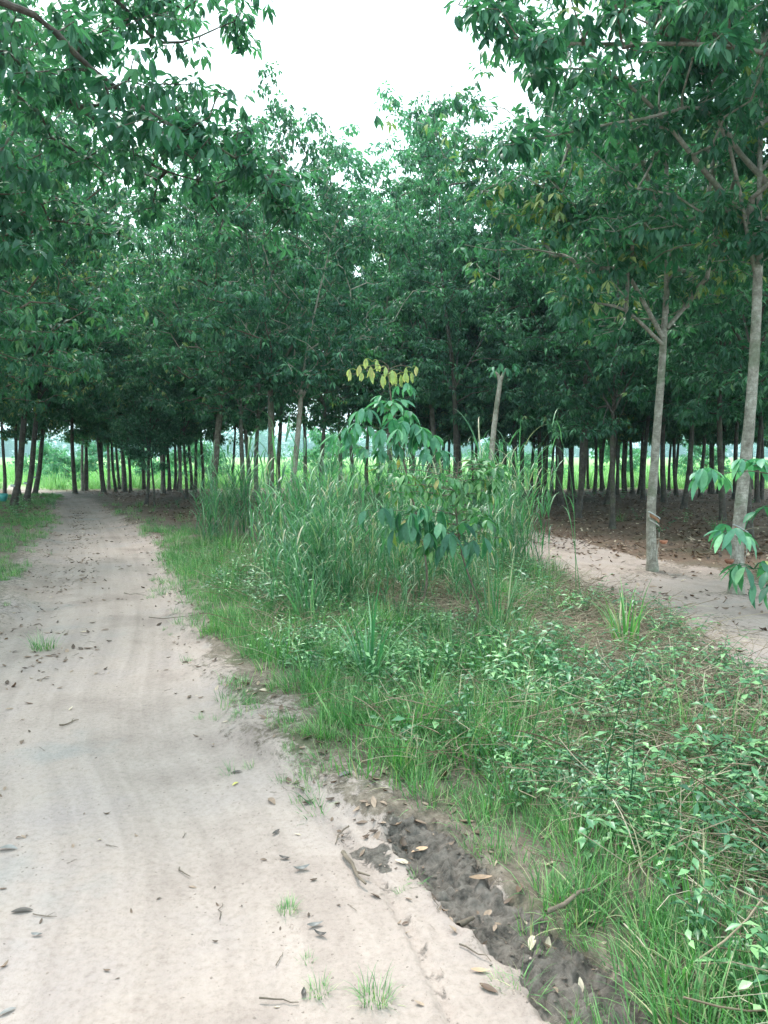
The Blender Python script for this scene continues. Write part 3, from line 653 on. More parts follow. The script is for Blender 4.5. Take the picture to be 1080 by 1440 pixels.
for k in range(10):     # deeper fill on both sides, crowns close the canopy
    x_ = [-14.5, -17, -16, 12.5, 15.0, 13.5, 9.8, 11.5, -11.5, -12.5][k]; y_ = [26, 31, 22, 16, 22, 27.5, 11.5, 20, 18.5, 21.5][k]
    plant(k % 5, x_, y_, 1.0, 'dark rubber crown at the %s edge, %s counted inwards' % ('left' if x_ < 0 else 'right', orde([0, 1, 2, 0, 1, 2, 3, 4, 3, 4][k])), GL if x_ < 0 else GR)

bush = make_tree(150, H=2.3, r=0.04, fork=0.4, cr=(1.5, 1.4, 1.0), ntips=110, zlo=0.2, mat='leaf_light', name='field_bush', ccen=(0, 0, 1.1), ls=1.3)
for k, (px, d, sc_, lab) in enumerate([(92, 40, 0.8, 'low round bush in the field beside the road bend'), (60, 47, 1.1, 'bush in the field behind the leaning left trunks'), (142, 52, 1.2, 'bush in the field right of the road bend'),
        (208, 46, 1.0, 'bush in the field behind the thick dark trunk'), (280, 42, 1.2, 'bush in the field left of the tall grass'), (455, 50, 1.5, 'bush in the field behind the tall grass'), (690, 48, 1.2, 'bush in the field behind the pale broken trunk'),
        (760, 44, 0.9, 'bush in the field behind the middle of the right block'), (870, 50, 1.3, 'bush in the field left of the forked tapped tree'), (985, 45, 1.1, 'bush in the field between the two tapped trees')]):
    t = bush if k == 0 else dup(bush, (0, 0, 0), 0); x_ = (px - 540) / FPX * d; t.location = (x_, d, hz(x_, d) - 0.05); t.rotation_euler = (0, 0, k * 1.3); t.scale = (sc_,) * 3
    tag(t, lab, 'bush', 'bushes in the bright field')
# far wood past the field, one mass
def scatter(name, pts, rot, scl, idx, meshes, label=None, cat=None):
    src = bpy.data.collections.new(name + '_pieces')
    for k, me in enumerate(meshes):
        o = bpy.data.objects.new('%s_piece.%03d' % (name, k), me); src.objects.link(o)
    me = bpy.data.meshes.new(name); n = len(pts); me.vertices.add(n); me.vertices.foreach_set('co', np.asarray(pts, float).ravel())
    a = me.attributes.new('rot', 'FLOAT_VECTOR', 'POINT'); a.data.foreach_set('vector', np.asarray(rot, float).ravel())
    a = me.attributes.new('scl', 'FLOAT', 'POINT'); a.data.foreach_set('value', np.asarray(scl, float))
    a = me.attributes.new('idx', 'INT', 'POINT'); a.data.foreach_set('value', np.asarray(idx, np.int32))
    o = link(name, me); tag(o, label, cat, kind='stuff')
    g = bpy.data.node_groups.new(name + '_scatter', 'GeometryNodeTree')
    g.interface.new_socket('Geometry', in_out='INPUT', socket_type='NodeSocketGeometry'); g.interface.new_socket('Geometry', in_out='OUTPUT', socket_type='NodeSocketGeometry')
    gi = g.nodes.new('NodeGroupInput'); go = g.nodes.new('NodeGroupOutput'); ip = g.nodes.new('GeometryNodeInstanceOnPoints')
    ci = g.nodes.new('GeometryNodeCollectionInfo'); ci.inputs['Collection'].default_value = src; ci.inputs['Separate Children'].default_value = True; ci.inputs['Reset Children'].default_value = True
    ip.inputs['Pick Instance'].default_value = True
    def na(nm, ty):
        q = g.nodes.new('GeometryNodeInputNamedAttribute'); q.data_type = ty; q.inputs['Name'].default_value = nm; return q.outputs['Attribute']
    g.links.new(gi.outputs[0], ip.inputs['Points']); g.links.new(ci.outputs[0], ip.inputs['Instance'])
    g.links.new(na('idx', 'INT'), ip.inputs['Instance Index']); g.links.new(na('rot', 'FLOAT_VECTOR'), ip.inputs['Rotation']); g.links.new(na('scl', 'FLOAT'), ip.inputs['Scale'])
    g.links.new(ip.outputs[0], go.inputs[0])
    md = o.modifiers.new('scatter', 'NODES'); md.node_group = g
    return o
def sc_xy(name, x, y, meshes, s0, s1, rg, label=None, cat=None, tilt=0.15, dz=0.0, sc=None):
    n = len(x); z = height(x, y) + dz
    rot = np.stack([rg.normal(0, tilt, n), rg.normal(0, tilt, n), rg.rand(n) * 6.28], -1)
    s = rg.uniform(s0, s1, n) * (1 + 0.9 * fbm(x, y, 1.1, 3, 119)) if sc is None else sc
    return scatter(name, np.stack([x, y, z], -1), rot, s, rg.randint(0, len(meshes), n), meshes, label, cat)
rg = np.random.RandomState(77)
crowns = [[c for c in p_.children if c.name.startswith('crown')][0].data for p_ in (protos[0], protos[1], protoL[0])]
n = 420; x_ = rg.uniform(-480, 480, n); y_ = rg.uniform(640, 760, n)
scatter('far_wood', np.stack([x_, y_, np.full(n, -8.0)], -1), np.stack([0 * x_, 0 * x_, rg.rand(n) * 6.28], -1), rg.uniform(1.3, 3.6, n), rg.randint(0, 3, n), crowns, 'hazy far belt of trees beyond the bright field', 'woodland')

# ------------------------------------------------------------------ grass and weed pieces
def blades(mb, base, az, h, lean, wd, seg=5, droop=1.0, tint=None, rg=None):
    """n arching blades at once"""
    n = len(base); t = np.linspace(0, 1, seg + 1)[None, :]
    d = np.stack([np.cos(az), np.sin(az), 0 * az], -1); side = np.stack([-np.sin(az), np.cos(az), 0 * az], -1)
    th = lean[:, None] + droop[:, None] * t ** 1.5     # angle from vertical along the blade
    ds = (h / seg)[:, None]
    hx = np.concatenate([np.zeros((n, 1)), np.cumsum(np.sin(th[:, :-1]) * ds, 1)], 1); hzz = np.concatenate([np.zeros((n, 1)), np.cumsum(np.cos(th[:, :-1]) * ds, 1)], 1)
    c = base[:, None] + hx[..., None] * d[:, None] + hzz[..., None] * np.array((0, 0, 1.0))
    ww = wd[:, None] * np.clip(np.minimum(0.45 + 2.2 * t, 1.25 * (1 - t) + 0.04), 0.03, 1)
    W_ = np.stack([c - side[:, None] * ww[..., None] / 2, c + side[:, None] * ww[..., None] / 2], 2).reshape(n, -1, 3)
    f = np.array([[2 * k, 2 * k + 1, 2 * k + 3, 2 * k + 2] for k in range(seg)])
    FF = (f[None] + (np.arange(n) * (2 * seg + 2))[:, None, None]).reshape(-1, 4)
    tn = rg.rand(n) if tint is None else tint
    mb.add(W_.reshape(-1, 3), FF, np.repeat(tn, 2 * seg + 2))
def grass_tuft(seed, n, h, spread, wd, droop=1.2, seg=4, dry=0.08):
    rg = np.random.RandomState(seed); mb = MB()
    a = rg.rand(n) * 6.28; r_ = spread * np.sqrt(rg.rand(n)); b = np.stack([r_ * np.cos(a), r_ * np.sin(a), np.full(n, -0.01)], -1)
    tn = np.clip(rg.normal(0.5, 0.22, n), 0, 0.9); tn[rg.rand(n) < dry] = 1.0
    blades(mb, b, a + rg.normal(0, 0.8, n), h * rg.uniform(0.45, 1.1, n), np.abs(rg.normal(0.0, 0.55, n)), wd * rg.uniform(0.5, 1.3, n), seg, rg.uniform(0.1, 1.3, n) * droop, tn)
    return mb
def cane_clump(seed, ns=8, H=1.75, spread=0.3, wd=0.023, nb=7, bl=0.6, th=0.0042):
    """tall grass: upright canes with long arching blades"""
    rg = np.random.RandomState(seed); mb = MB()
    for k in range(ns):
        a = rg.rand() * 6.28; r_ = spread * math.sqrt(rg.rand()); h = H * rg.uniform(0.55, 1.05); ln = rg.uniform(0, 0.28); az = rg.rand() * 6.28
        t = np.linspace(0, 1, 6)[:, None]; P_ = np.array((r_ * math.cos(a), r_ * math.sin(a), 0)) + t * h * np.array((0, 0, 1)) + t ** 2 * ln * h * np.array((math.cos(az), math.sin(az), -0.15))
        tube(mb, P_, np.linspace(th, th * 0.4, 6), 4, rg.uniform(0.3, 0.75) if rg.rand() > 0.18 else 1.0, cap=False)
        m_ = nb; tt = np.sort(rg.uniform(0.08, 1.0, m_)); bs = np.array([[np.interp(q, t[:, 0], P_[:, i_]) for i_ in range(3)] for q in tt])
        ba = np.arange(m_) * math.pi + rg.normal(0, 0.5, m_) + az; tn = np.clip(rg.normal(0.5, 0.2, m_), 0, 0.9); tn[rg.rand(m_) < 0.10] = 1
        blades(mb, bs, ba, bl * rg.uniform(0.6, 1.2, m_), rg.uniform(0.15, 0.7, m_), wd * rg.uniform(0.6, 1.3, m_), 7, rg.uniform(0.8, 2.5, m_), tn)
    return mb
def weed(seed, ns=4, H=0.22, ll=0.035, lw=0.014, step=0.03, spread=0.05, up_=0.35):
    """leafy herb: stems with opposite small leaves"""
    rg = np.random.RandomState(seed); mb = MB()
    for k in range(ns):
        a = rg.rand() * 6.28; az = rg.rand() * 6.28; h = H * rg.uniform(0.5, 1.1); ln = rg.uniform(0.1, 0.9)
        t = np.linspace(0, 1, 5)[:, None]; P_ = np.array((spread * math.cos(a) * rg.rand(), spread * math.sin(a) * rg.rand(), -0.005)) + h * (t * np.array((0, 0, 1)) + t ** 1.5 * ln * np.array((math.cos(az), math.sin(az), -0.2)))
        tube(mb, P_, np.linspace(0.0022, 0.001, 5), 3, 0.3, cap=False)
        q = int(h / step)
        for i_ in range(1, q + 1):
            tt = i_ / q; c = np.array([np.interp(tt, t[:, 0], P_[:, j_]) for j_ in range(3)]); b0 = rg.rand() * 6.28 if i_ % 2 else b0 + 1.57
            for sgn in (0, math.pi):
                an = b0 + sgn + rg.normal(0, 0.3); D = np.array((math.cos(an), math.sin(an), rg.uniform(-0.1, 0.8) * up_ * 2))
                leaflet(mb, c, D, np.array((0, 0, 1.0)) + rg.normal(0, 0.25, 3), ll * rg.uniform(0.6, 1.2), lw * rg.uniform(0.8, 1.2), 0.3, False, np.clip(rg.normal(0.5, 0.2), 0, 1))
    return mb
def straw(seed, n=14, ln=0.35, spread=0.25):
    rg = np.random.RandomState(seed); mb = MB()
    for k in range(n):
        a = rg.rand() * 6.28; c = rg.uniform(-spread, spread, 2); l_ = ln * rg.uniform(0.3, 1.1); el = abs(rg.normal(0, 0.28)); z0 = rg.uniform(0.005, 0.09)
        d = np.array((math.cos(a) * math.cos(el), math.sin(a) * math.cos(el), math.sin(el))); sd_ = np.array((-d[1], d[0], 0)) * rg.normal(0, 0.3)
        t = np.linspace(0, 1, 4)[:, None]; tube(mb, np.array((c[0], c[1], z0)) + t * d * l_ + (t * (1 - t)) * sd_ * l_ * 2 + np.array((0, 0, 1)) * t * (1 - t) * 0.05, rg.uniform(0.0008, 0.0022), 3, rg.rand(), cap=False)
    return mb
def dead_leaf(seed, L_=0.11, W=0.045):
    rg = np.random.RandomState(seed); mb = MB()
    S = np.linspace(0, 1, 6); cu = rg.uniform(-0.5, 1.3); tw = rg.uniform(-0.8, 0.8); V_ = []
    for t in S:
        wd = W * math.sin(math.pi * min(max(t, 0.03), 0.97)) ** 0.8 / 2; x_ = (t - 0.5) * L_; z_ = cu * (t - 0.5) ** 2 * L_ + 0.004; a = tw * (t - 0.5) ; ed = 0.35 * wd * (1 + cu)
        V_ += [(x_, -wd * math.cos(a), z_ - wd * math.sin(a) + ed), (x_, 0, z_), (x_, wd * math.cos(a), z_ + wd * math.sin(a) + ed)]
    V_ = np.array(V_); V_[:, 2] -= V_[:, 2].min() - 0.002
    F_ = []
    for k in range(5): a = 3 * k; F_ += [[a, a + 1, a + 4, a + 3], [a + 1, a + 2, a + 5, a + 4]]
    mb.add(V_, F_, 0.2 + 0.6 * rg.rand()); return mb
def twig_mb(seed, ln=0.12, r_=0.0025, fork=True):
    rg = np.random.RandomState(seed); mb = MB(); t = np.linspace(-0.5, 0.5, 6)[:, None]
    P_ = t * np.array((ln, 0, 0)) + np.concatenate([0 * t, rg.normal(0, 0.035 * ln, (6, 1)), np.abs(rg.normal(0, 0.02 * ln, (6, 1))) + r_], 1)
    tube(mb, P_, np.linspace(r_, r_ * 0.5, 6), 5, 0.4)
    if fork: tube(mb, [P_[3], P_[3] + np.array((0.25 * ln, 0.14 * ln, 0.01))], [r_ * 0.6, r_ * 0.3], 4, 0.4)
    return mb

GT = [grass_tuft(200 + k, 34, 0.16, 0.07, 0.0045).mesh('short_grass_tuft', M['grass']) for k in range(5)]
GT2 = [grass_tuft(210 + k, 30, 0.30, 0.08, 0.007, 1.4).mesh('grass_tuft', M['grass']) for k in range(5)]
GT3 = [grass_tuft(220 + k, 22, 0.5, 0.07, 0.012, 1.6, 6).mesh('long_grass_tuft', M['grass']) for k in range(4)]
CC = [cane_clump(230 + k).mesh('tall_grass_clump', M['tall']) for k in range(7)]
WD = [weed(240 + k, 5, 0.2, 0.034, 0.013).mesh('small_weed', M['weed']) for k in range(5)]
WD3 = [weed(245 + k, 5, 0.13, 0.05, 0.024, 0.03, 0.1, 0.15).mesh('round_leaf_weed', M['weed']) for k in range(3)]
WD2 = [weed(250 + k, 3, 0.36, 0.06, 0.022, 0.045).mesh('leafy_weed', M['weed']) for k in range(4)]
ST2 = [straw(265 + k, 9, 0.55, 0.3).mesh('long_straw', M['dry'], True) for k in range(4)]
ST = [straw(260 + k).mesh('straw_piece', M['dry'], True) for k in range(5)]
DL = [dead_leaf(270 + k).mesh('dead_leaf', M['litter']) for k in range(8)]
TW = [twig_mb(280 + k).mesh('twig', M['twig']) for k in range(4)]

def sample(rg, n, x0, x1, y0, y1, dens):
    x = rg.uniform(x0, x1, n); y = rg.uniform(y0, y1, n); k = rg.rand(n) < dens(x, y)
    vis = (np.abs(x) < 0.62 * y + 1.2)
    k &= vis; return x[k], y[k]
rg = np.random.RandomState(90)
def verge(x, y):   # distance right of the road edge
    return x - pR(y)
def tallreg(x, y):
    le = np.interp(y, [5.8, 7, 8.5, 11, 14, 17], [-0.1, -0.75, -1.15, -2.1, -3.4, -4.0]); ri = np.interp(y, [5.8, 7.5, 10, 13, 17], [0.5, 1.15, 1.9, 2.3, 2.4])
    return sst(-0.25, 0.25, x - le + 0.5 * fbm(x, y, 1.2, 2, 71)) * sst(-0.2, 0.3, ri - x) * sst(5.9, 7.2, y) * sst(17, 14.5, y)
def notbare(x, y): return (1 - np.clip(1.4 * wood(x, y), 0, 1) * (x > 0)) * (1 - mask_path(x, y)) * (1 - mask_track(x, y)) * (1 - mask_mud(x, y))
def patch(x, y, f, seed, a=-0.1, b=0.12): return sst(a, b, fbm(x, y, f, 4, seed))
def straw_zone(x, y): return np.maximum(sst(0.8, 0.3, np.hypot(x - 0.55, (y - 8.3) * 0.6)), 1) * 0 + np.maximum(sst(0.9, 0.3, np.hypot(x - 0.6, (y - 7.9) * 0.6)), 1.0 * sst(0.0, 1.0, x - np.interp(y, [2, 4, 6, 9, 12], [1.5, 1.1, 1.0, 1.2, 1.5]) + 0.9 * fbm(x, y, 0.8, 3, 141)) * sst(11, 8, y))
def rutbank(x, y): return sst(0.11, 0.16, polydist(x, y, mudc) + 0.15 * fbm(x, y, 4, 2, 88)) * np.where((verge(x, y) < 0.12) & (y < 3.0), 0.0, 1) 
def near_strip(x, y):  # trodden debris strip along the road edge
    of = np.interp(y, [2, 3.0, 4.0, 5.5, 7, 9], [-0.35, 0.0, 0.32, 0.2, 0.02, -0.1])
    return sst(of, of + 0.35, verge(x, y) + 0.5 * fbm(x, y, 1.5, 3, 73))

# short bright verge grass right of the road
x, y = sample(rg, 60000, -11, 3.5, 1.6, 24, lambda x, y: notbare(x, y) * near_strip(x, y) * sst(2.1, 1.0, verge(x, y)) * np.clip(6.0 / y, 0.25, 1) * (0.9 + 0.1 * sst(2.6, 3.6, y)) * (0.35 + 0.65 * patch(x, y, 1.3, 74)) * sst(1.25, 1.7, y) * (0.1 + 0.9 * sst(18, 12, y)) * rutbank(x, y))
sc_xy('verge_grass', x, y, GT, 0.7, 1.5, rg, 'short bright green grass along the right edge of the dirt road', 'grass')
# left verge grass
x, y = sample(rg, 30000, -16, -3, 6, 30, lambda x, y: sst(-0.1, 0.3, pL(y) - x + 0.4 * fbm(x, y, 1.5, 3, 75)) * (0.08 + 0.5 * patch(x, y, 1.2, 76)) * sst(5, 2.5, pL(y) - x))
sc_xy('left_verge_grass', x, y, GT, 0.5, 1.1, rg, 'low shaded grass on the left roadside under the trees', 'grass')
# medium grass over the open ground
x, y = sample(rg, 26000, -4, 7, 1.6, 13, lambda x, y: notbare(x, y) * rutbank(x, y) * sst(0.3, 0.9, verge(x, y)) * (0.04 + 0.6 * patch(x, y, 1.3, 77)) * (1 - 0.88 * straw_zone(x, y)) * (0.35 + 0.65 * sst(3, 5, y)) * np.clip(4.5 / y, 0.3, 1))
sc_xy('mixed_grass', x, y, GT2, 0.6, 1.3, rg, 'knee high mixed grass on the open ground right of the road', 'grass')
x, y = sample(rg, 1500, -4, 6, 2.0, 13, lambda x, y: notbare(x, y) * rutbank(x, y) * sst(0.6, 1.3, verge(x, y)) * patch(x, y, 0.8, 79, 0.0, 0.15) * (1 - 0.5 * straw_zone(x, y)))
sc_xy('long_grass', x, y, GT3, 0.6, 1.15, rg, 'longer arching grass tufts scattered among the weeds', 'grass')
x, y = sample(rg, 26000, -4, 8, 1.6, 12, lambda x, y: notbare(x, y) * rutbank(x, y) * sst(0.35, 1.0, verge(x, y)) * (0.05 + 0.85 * patch(x, y, 1.5, 81, -0.05, 0.1)) * (1 - 0.6 * straw_zone(x, y)) * np.clip(4.5 / y, 0.35, 1))
sc_xy('low_weeds', x, y, WD + WD3, 0.6, 1.4, rg, 'low leafy weeds covering the ground right of the road', 'weeds')
x, y = sample(rg, 6000, -3, 8, 1.7, 12, lambda x, y: notbare(x, y) * rutbank(x, y) * sst(0.6, 1.2, verge(x, y)) * np.maximum(patch(x, y, 0.8, 83, 0.0, 0.13), 0.6 * sst(3.6, 2.6, y)) * (1 - 0.4 * straw_zone(x, y)))
sc_xy('leafy_weeds', x, y, WD2, 0.6, 1.2, rg, 'taller broad leaved weeds among the grass', 'weeds')
x, y = sample(rg, 16000, -3, 8, 1.8, 14, lambda x, y: notbare(x, y) * rutbank(x, y) * sst(0.4, 0.9, verge(x, y)) * (0.25 + 0.75 * straw_zone(x, y)) * (0.45 + 0.55 * patch(x, y, 1.0, 85)))
sc_xy('dry_straw', x, y, ST + ST + ST2[:1], 0.6, 1.3, rg, 'dry brown straw and thin dead stalks on the ground at the right', 'straw', tilt=0.1)
x, y = sample(rg, 4600, -6, 4, 5.2, 17.5, lambda x, y: tallreg(x, y) * np.clip(9 / y, 0.4, 1) * (0.15 + 0.85 * patch(x, y, 1.2, 87, -0.05, 0.1)) * 0.34)
sc_xy('tall_grass', x, y, CC, 0, 0, rg, 'stand of head high arching grass in the middle between road and clearing', 'tall grass', tilt=0.09, sc=rg.uniform(0.55, 1.05, len(x)) * np.interp(y, [5.5, 7, 9.5], [0.45, 0.62, 1.0]) * (1 + 0.5 * fbm(x, y, 0.9, 3, 121)))
# dead leaves on the shaded floor and beside the road
x, y = sample(rg, 90000, -14, 20, 6, 34, lambda x, y: (wood(x, y) * (0.4 + 0.6 * patch(x, y, 0.8, 91)) + 0.2 * mask_track(x, y) * patch(x, y, 1.5, 92)) * np.clip(13 / y, 0.25, 1))
sc_xy('leaf_litter', x, y, DL, 0.45, 1.0, rg, 'brown fallen leaves covering the shaded plantation floor', 'leaf litter', tilt=0.3, dz=0.005)
edge = lambda x, y: 1.3 * np.exp(-((verge(x, y) - 0.16) / 0.3) ** 2) + 0.9 * np.exp(-((x - pL(y) - 0.35) / 0.5) ** 2)
x, y = sample(rg, 60000, -10, 3, 1.6, 24, lambda x, y: edge(x, y) * (0.12 + 0.88 * patch(x, y, 2.6, 93, -0.05, 0.08)) * 1.3 * sst(1.5, 2.5, y))
sc_xy('roadside_debris', x, y, DL[:6] + TW[:3], 0.12, 0.62, rg, 'small dead leaves and twig bits gathered along the road edges', 'leaf litter', tilt=0.25, dz=0.003)
x, y = sample(rg, 16000, -10, 3, 1.6, 22, lambda x, y: mask_path(x, y) * (0.06 + 0.94 * patch(x, y, 1.0, 151)) * 0.3 * sst(0.9, 0.1, np.abs(np.minimum(x - pL(y), pR(y) - x))) )
sc_xy('road_crumbs', x, y, DL[:3] + TW[:1], 0.08, 0.3, rg, 'tiny leaf crumbs and grit on the sandy road', 'debris', tilt=0.3, dz=0.002)
x, y = sample(rg, 4200, -4, 2.5, 1.9, 12, lambda x, y: np.exp(-((verge(x, y) - 0.15) / 0.3) ** 2) * patch(x, y, 2.2, 95, -0.03, 0.08))
sc_xy('edge_sprigs', x, y, GT, 0.35, 0.8, rg, 'sparse flattened grass sprigs on the dirt strip beside the road', 'grass', tilt=0.35)
x, y = sample(rg, 9000, -2, 8, 2, 12, lambda x, y: notbare(x, y) * rutbank(x, y) * sst(0.4, 1, verge(x, y)) * (0.12 + 0.88 * straw_zone(x, y)) * patch(x, y, 1.4, 143))
sc_xy('weed_litter', x, y, DL, 0.35, 1.1, rg, 'brown dead leaves caught between the weeds at the right', 'leaf litter', tilt=0.5, dz=0.01)
# field grass past the plantation
x, y = rg.uniform(-60, 60, 9000), 35.5 + 60 * rg.rand(9000) ** 1.5
FG = [grass_tuft(300 + k, 26, 0.5, 0.5, 0.05, 1.0, 3, 0.0).mesh('field_tuft', M['field']) for k in range(3)]
k = np.abs(x) < 0.6 * y; k &= ~((x > pL(y) - .3) & (x < pR(y) + .3)); sc_xy('field_grass', x[k], y[k], FG, 0.7, 1.5, rg, 'bright yellow green grass in the open field behind the trees', 'grass')
# low seedlings on the shaded floor
x, y = sample(rg, 700, -12, 14, 15, 36, lambda x, y: wood(x, y) * patch(x, y, 0.5, 97, 0, 0.1))
sc_xy('floor_seedlings', x, y, WD2 + GT2[:2], 0.7, 1.6, rg, 'small green seedlings scattered over the shaded plantation floor', 'seedlings')
x, y = sample(rg, 2600, -0.5, 3, 1.7, 4.2, lambda x, y: sst(0.34, 0.1, polydist(x, y, mudc)) * 0.4 + 0.25 * np.exp(-((verge(x, y) - 0.1) / 0.2) ** 2) * (y > 3))
sc_xy('rut_debris', x, y, DL + TW + TW, 0.1, 0.4, rg, 'dead leaves and twig bits pressed into the mud and its bank', 'leaf litter', tilt=0.4, dz=0.002)
# mud clods
def clod(seed):
    rg = np.random.RandomState(seed); mb = MB(); th = np.linspace(0, 2 * math.pi, 9)[:-1]; V_ = []
    for ph in (-0.5, 0.1, 0.7, 1.2): V_ += [(math.cos(a) * math.cos(ph) * rg.uniform(0.75, 1.2), math.sin(a) * math.cos(ph) * rg.uniform(0.5, 1.5), 0.5 * math.sin(ph) * rg.uniform(0.5, 1)) for a in th]
    V_.append((0, 0, 0.5)); F_ = [[k * 8 + j, k * 8 + (j + 1) % 8, (k + 1) * 8 + (j + 1) % 8, (k + 1) * 8 + j] for k in range(3) for j in range(8)]
    mb.add(V_, F_); mb.F.append(np.array([[24 + j, 24 + (j + 1) % 8, 32] for j in range(8)])); mb.M.append(np.zeros(8)); return mb
CLD = [clod(400 + k).mesh('mud_clod', M['clod']) for k in range(4)]
x, y = sample(rg, 22000, -0.5, 3, 1.7, 3.9, lambda x, y: np.exp(-((polydist(x, y, mudc) - 0.12) / 0.05) ** 2) * patch(x, y, 4, 98, -0.05, 0.1) * 0.8 + mask_mud(x, y) * patch(x, y, 6, 99) * 0.6 + 0.0 * sst(0.12, 0.03, polydist(x, y, mud2)))
sc_xy('mud_clods', x, y, CLD, 0.004, 0.022, rg, 'dark churned mud clods in the wheel rut', 'mud', sc=0.0015 + 0.009 * rg.rand(len(x)) ** 2.5)

M['grit'] = plain('sand_grit', (0.26, 0.20, 0.17), 0.9, 0.4, 60)
GR_ = []
for me_ in CLD[:2]:
    g2 = me_.copy(); g2.name = 'grit_grain'; g2.materials[0] = M['grit']; GR_.append(g2)
x, y = sample(rg, 26000, -4, 2.5, 1.6, 7, lambda x, y: mask_path(x, y) * (0.15 + 0.85 * patch(x, y, 2.0, 161)) * np.clip(3 / y, 0.2, 1))
sc_xy('road_grit', x, y, GR_, 0, 0, rg, 'fine grit and crumbs of dry soil on the dirt road', 'grit', sc=0.001 + 0.0045 * rg.rand(len(x)) ** 3)

# ------------------------------------------------------------------ single plants
def single(name, mb_or_me, px, py, label, cat, s=1.0, rz=None, group=None, mat=None, z=0.0, tilt=(0, 0)):
    x_, y_ = at(px, py); me = mb_or_me if isinstance(mb_or_me, bpy.types.Mesh) else mb_or_me.mesh(name, mat)
    o = link(name, me); o.location = (x_, y_, hz(x_, y_) + z); o.rotation_euler = (tilt[0], tilt[1], rs.rand() * 6.28 if rz is None else rz); o.scale = (s, s, s)
    return tag(o, label, cat, group)
def tuft_thing(name, px, py, label, seed, n, h, spread, wd, mat='grass', droop=1.3, cat='grass tuft', seg=6):
    """a clump whose blades are its parts"""
    x_, y_ = at(px, py); root = empty(name, (x_, y_, hz(x_, y_) - 0.01)); rg = np.random.RandomState(seed)
    for k in range(n):
        a = rg.rand() * 6.28; r_ = spread * math.sqrt(rg.rand()); mb = MB()
        blades(mb, np.array([[r_ * math.cos(a), r_ * math.sin(a), 0]]), np.array([a + rg.normal(0, 0.7)]), np.array([h * rg.uniform(0.45, 1.1)]), np.array([abs(rg.normal(0, 0.45))]), np.array([wd * rg.uniform(0.7, 1.2)]), seg, np.array([rg.uniform(0.3, 1) * droop]), np.array([1.0 if rg.rand() < 0.14 else min(0.9, max(0, rg.normal(0.5, 0.25)))]))
        link('blade', mb.mesh('blade', M[mat]), root)
    return tag(root, label, cat)
tuft_thing('grass_clump', 880, 930, 'broad bladed grass clump rising above the weeds left of the tapped trees', 501, 34, 0.62, 0.10, 0.022, droop=1.0)
tuft_thing('grass_clump', 520, 975, 'dark blue green grass clump at the near end of the tall grass', 502, 26, 0.85, 0.05, 0.022, 'tall', droop=1.1)
tuft_thing('grass_clump', 700, 905, 'upright reedy grass clump right of the young rubber sapling', 503, 34, 1.05, 0.10, 0.015, 'tall', droop=0.5)
tuft_thing('grass_clump', 430, 890, 'narrow upright grass clump near the left front of the tall grass', 504, 26, 0.8, 0.08, 0.017, 'tall', droop=0.8)
for px, py, s_, n_, lab, sd_ in [(62, 912, 0.24, 110, 'feathery green grass tuft alone on the left side of the dirt road', 510), (405, 1280, 0.08, 80, 'small green grass tuft on sand below the dead leaf strip', 511),
                                (528, 1405, 0.11, 100, 'bright grass tuft at the bottom middle of the road', 512), (448, 1395, 0.08, 60, 'flattened pale grass sprig left of the bottom tuft', 513),
                                (430, 1350, 0.05, 26, 'thin grass sprig between two road tufts', 514), (690, 1165, 0.16, 30, 'wide bladed grass tuft overhanging the muddy bank', 515)]:
    tuft_thing('grass_tuft', px, py, lab, sd_, n_, s_ * 0.9, s_ * 0.42, s_ * 0.014 + 0.0013, droop=1.9, seg=5)
# bent dry reeds standing before the plantation
for q, (p0, lab) in enumerate([([(812, 800), (806, 700), (790, 620), (762, 585)], 'tall thin grass stalk bending left in front of the plantation'),
                               ([(822, 790), (800, 720), (775, 640), (785, 580)], 'thin upright grass stalk crossing the bent one')]):
    Yb = 7.6; pts = [up(a, b, Yb) for a, b in p0]; pts[0][2] = 0.0; base = pts[0].copy(); mb = MB(); c_ = curve(np.array(pts) - base, 6)
    root = empty('grass_stalk', tuple(base)); tube(mb, c_, np.linspace(0.004, 0.0012, len(c_)), 5, 0.8); link('stem', mb.mesh('stem', M['tall']), root)
    rg2 = np.random.RandomState(30 + q)
    for k in (5, 9, 12, 15):
        mb = MB(); blades(mb, c_[k][None], np.array([rg2.rand() * 6.28]), np.array([0.38]), np.array([0.4]), np.array([0.011]), 8, np.array([1.9]), np.array([0.75])); link('blade', mb.mesh('blade', M['tall']), root)
    tag(root, lab, 'grass stalk')
for q, (a, b, h_) in enumerate([(850, 1170, 0.75), (885, 1185, 0.62), (800, 1130, 0.7), (745, 1120, 0.55)]):
    x_, y_ = at(a, b); root = empty('tall_weed', (x_, y_, hz(x_, y_))); rg2 = np.random.RandomState(600 + q); az = rg2.rand() * 6.28
    t = np.linspace(0, 1, 8)[:, None]; P_ = t * np.array((0, 0, h_)) + t ** 2 * 0.2 * h_ * np.array((math.cos(az), math.sin(az), 0)) + rg2.normal(0, 0.004, (8, 3)); mb = MB()
    tube(mb, P_, np.linspace(0.0035, 0.0012, 8), 5, 0.2); link('stem', mb.mesh('stem', M['weed']), root)
    for k in range(18):
        tt = rg2.uniform(0.2, 1); c = np.array([np.interp(tt, t[:, 0], P_[:, j_]) for j_ in range(3)]); an = rg2.rand() * 6.28; mb = MB()
        leaflet(mb, c, np.array((math.cos(an), math.sin(an), 0.6)), np.array((0, 0, 1.0)), rg2.uniform(0.03, 0.06), 0.013, 0.3, True, rg2.rand()); link('leaf', mb.mesh('leaf', M['weed']), root)
    tag(root, ['tallest thin dark stemmed weed in the right foreground', 'thin stemmed weed just right of the tallest foreground weed', 'slender weed left of the tallest foreground weed', 'short slender weed nearest the grassy bank'][q], 'weed')

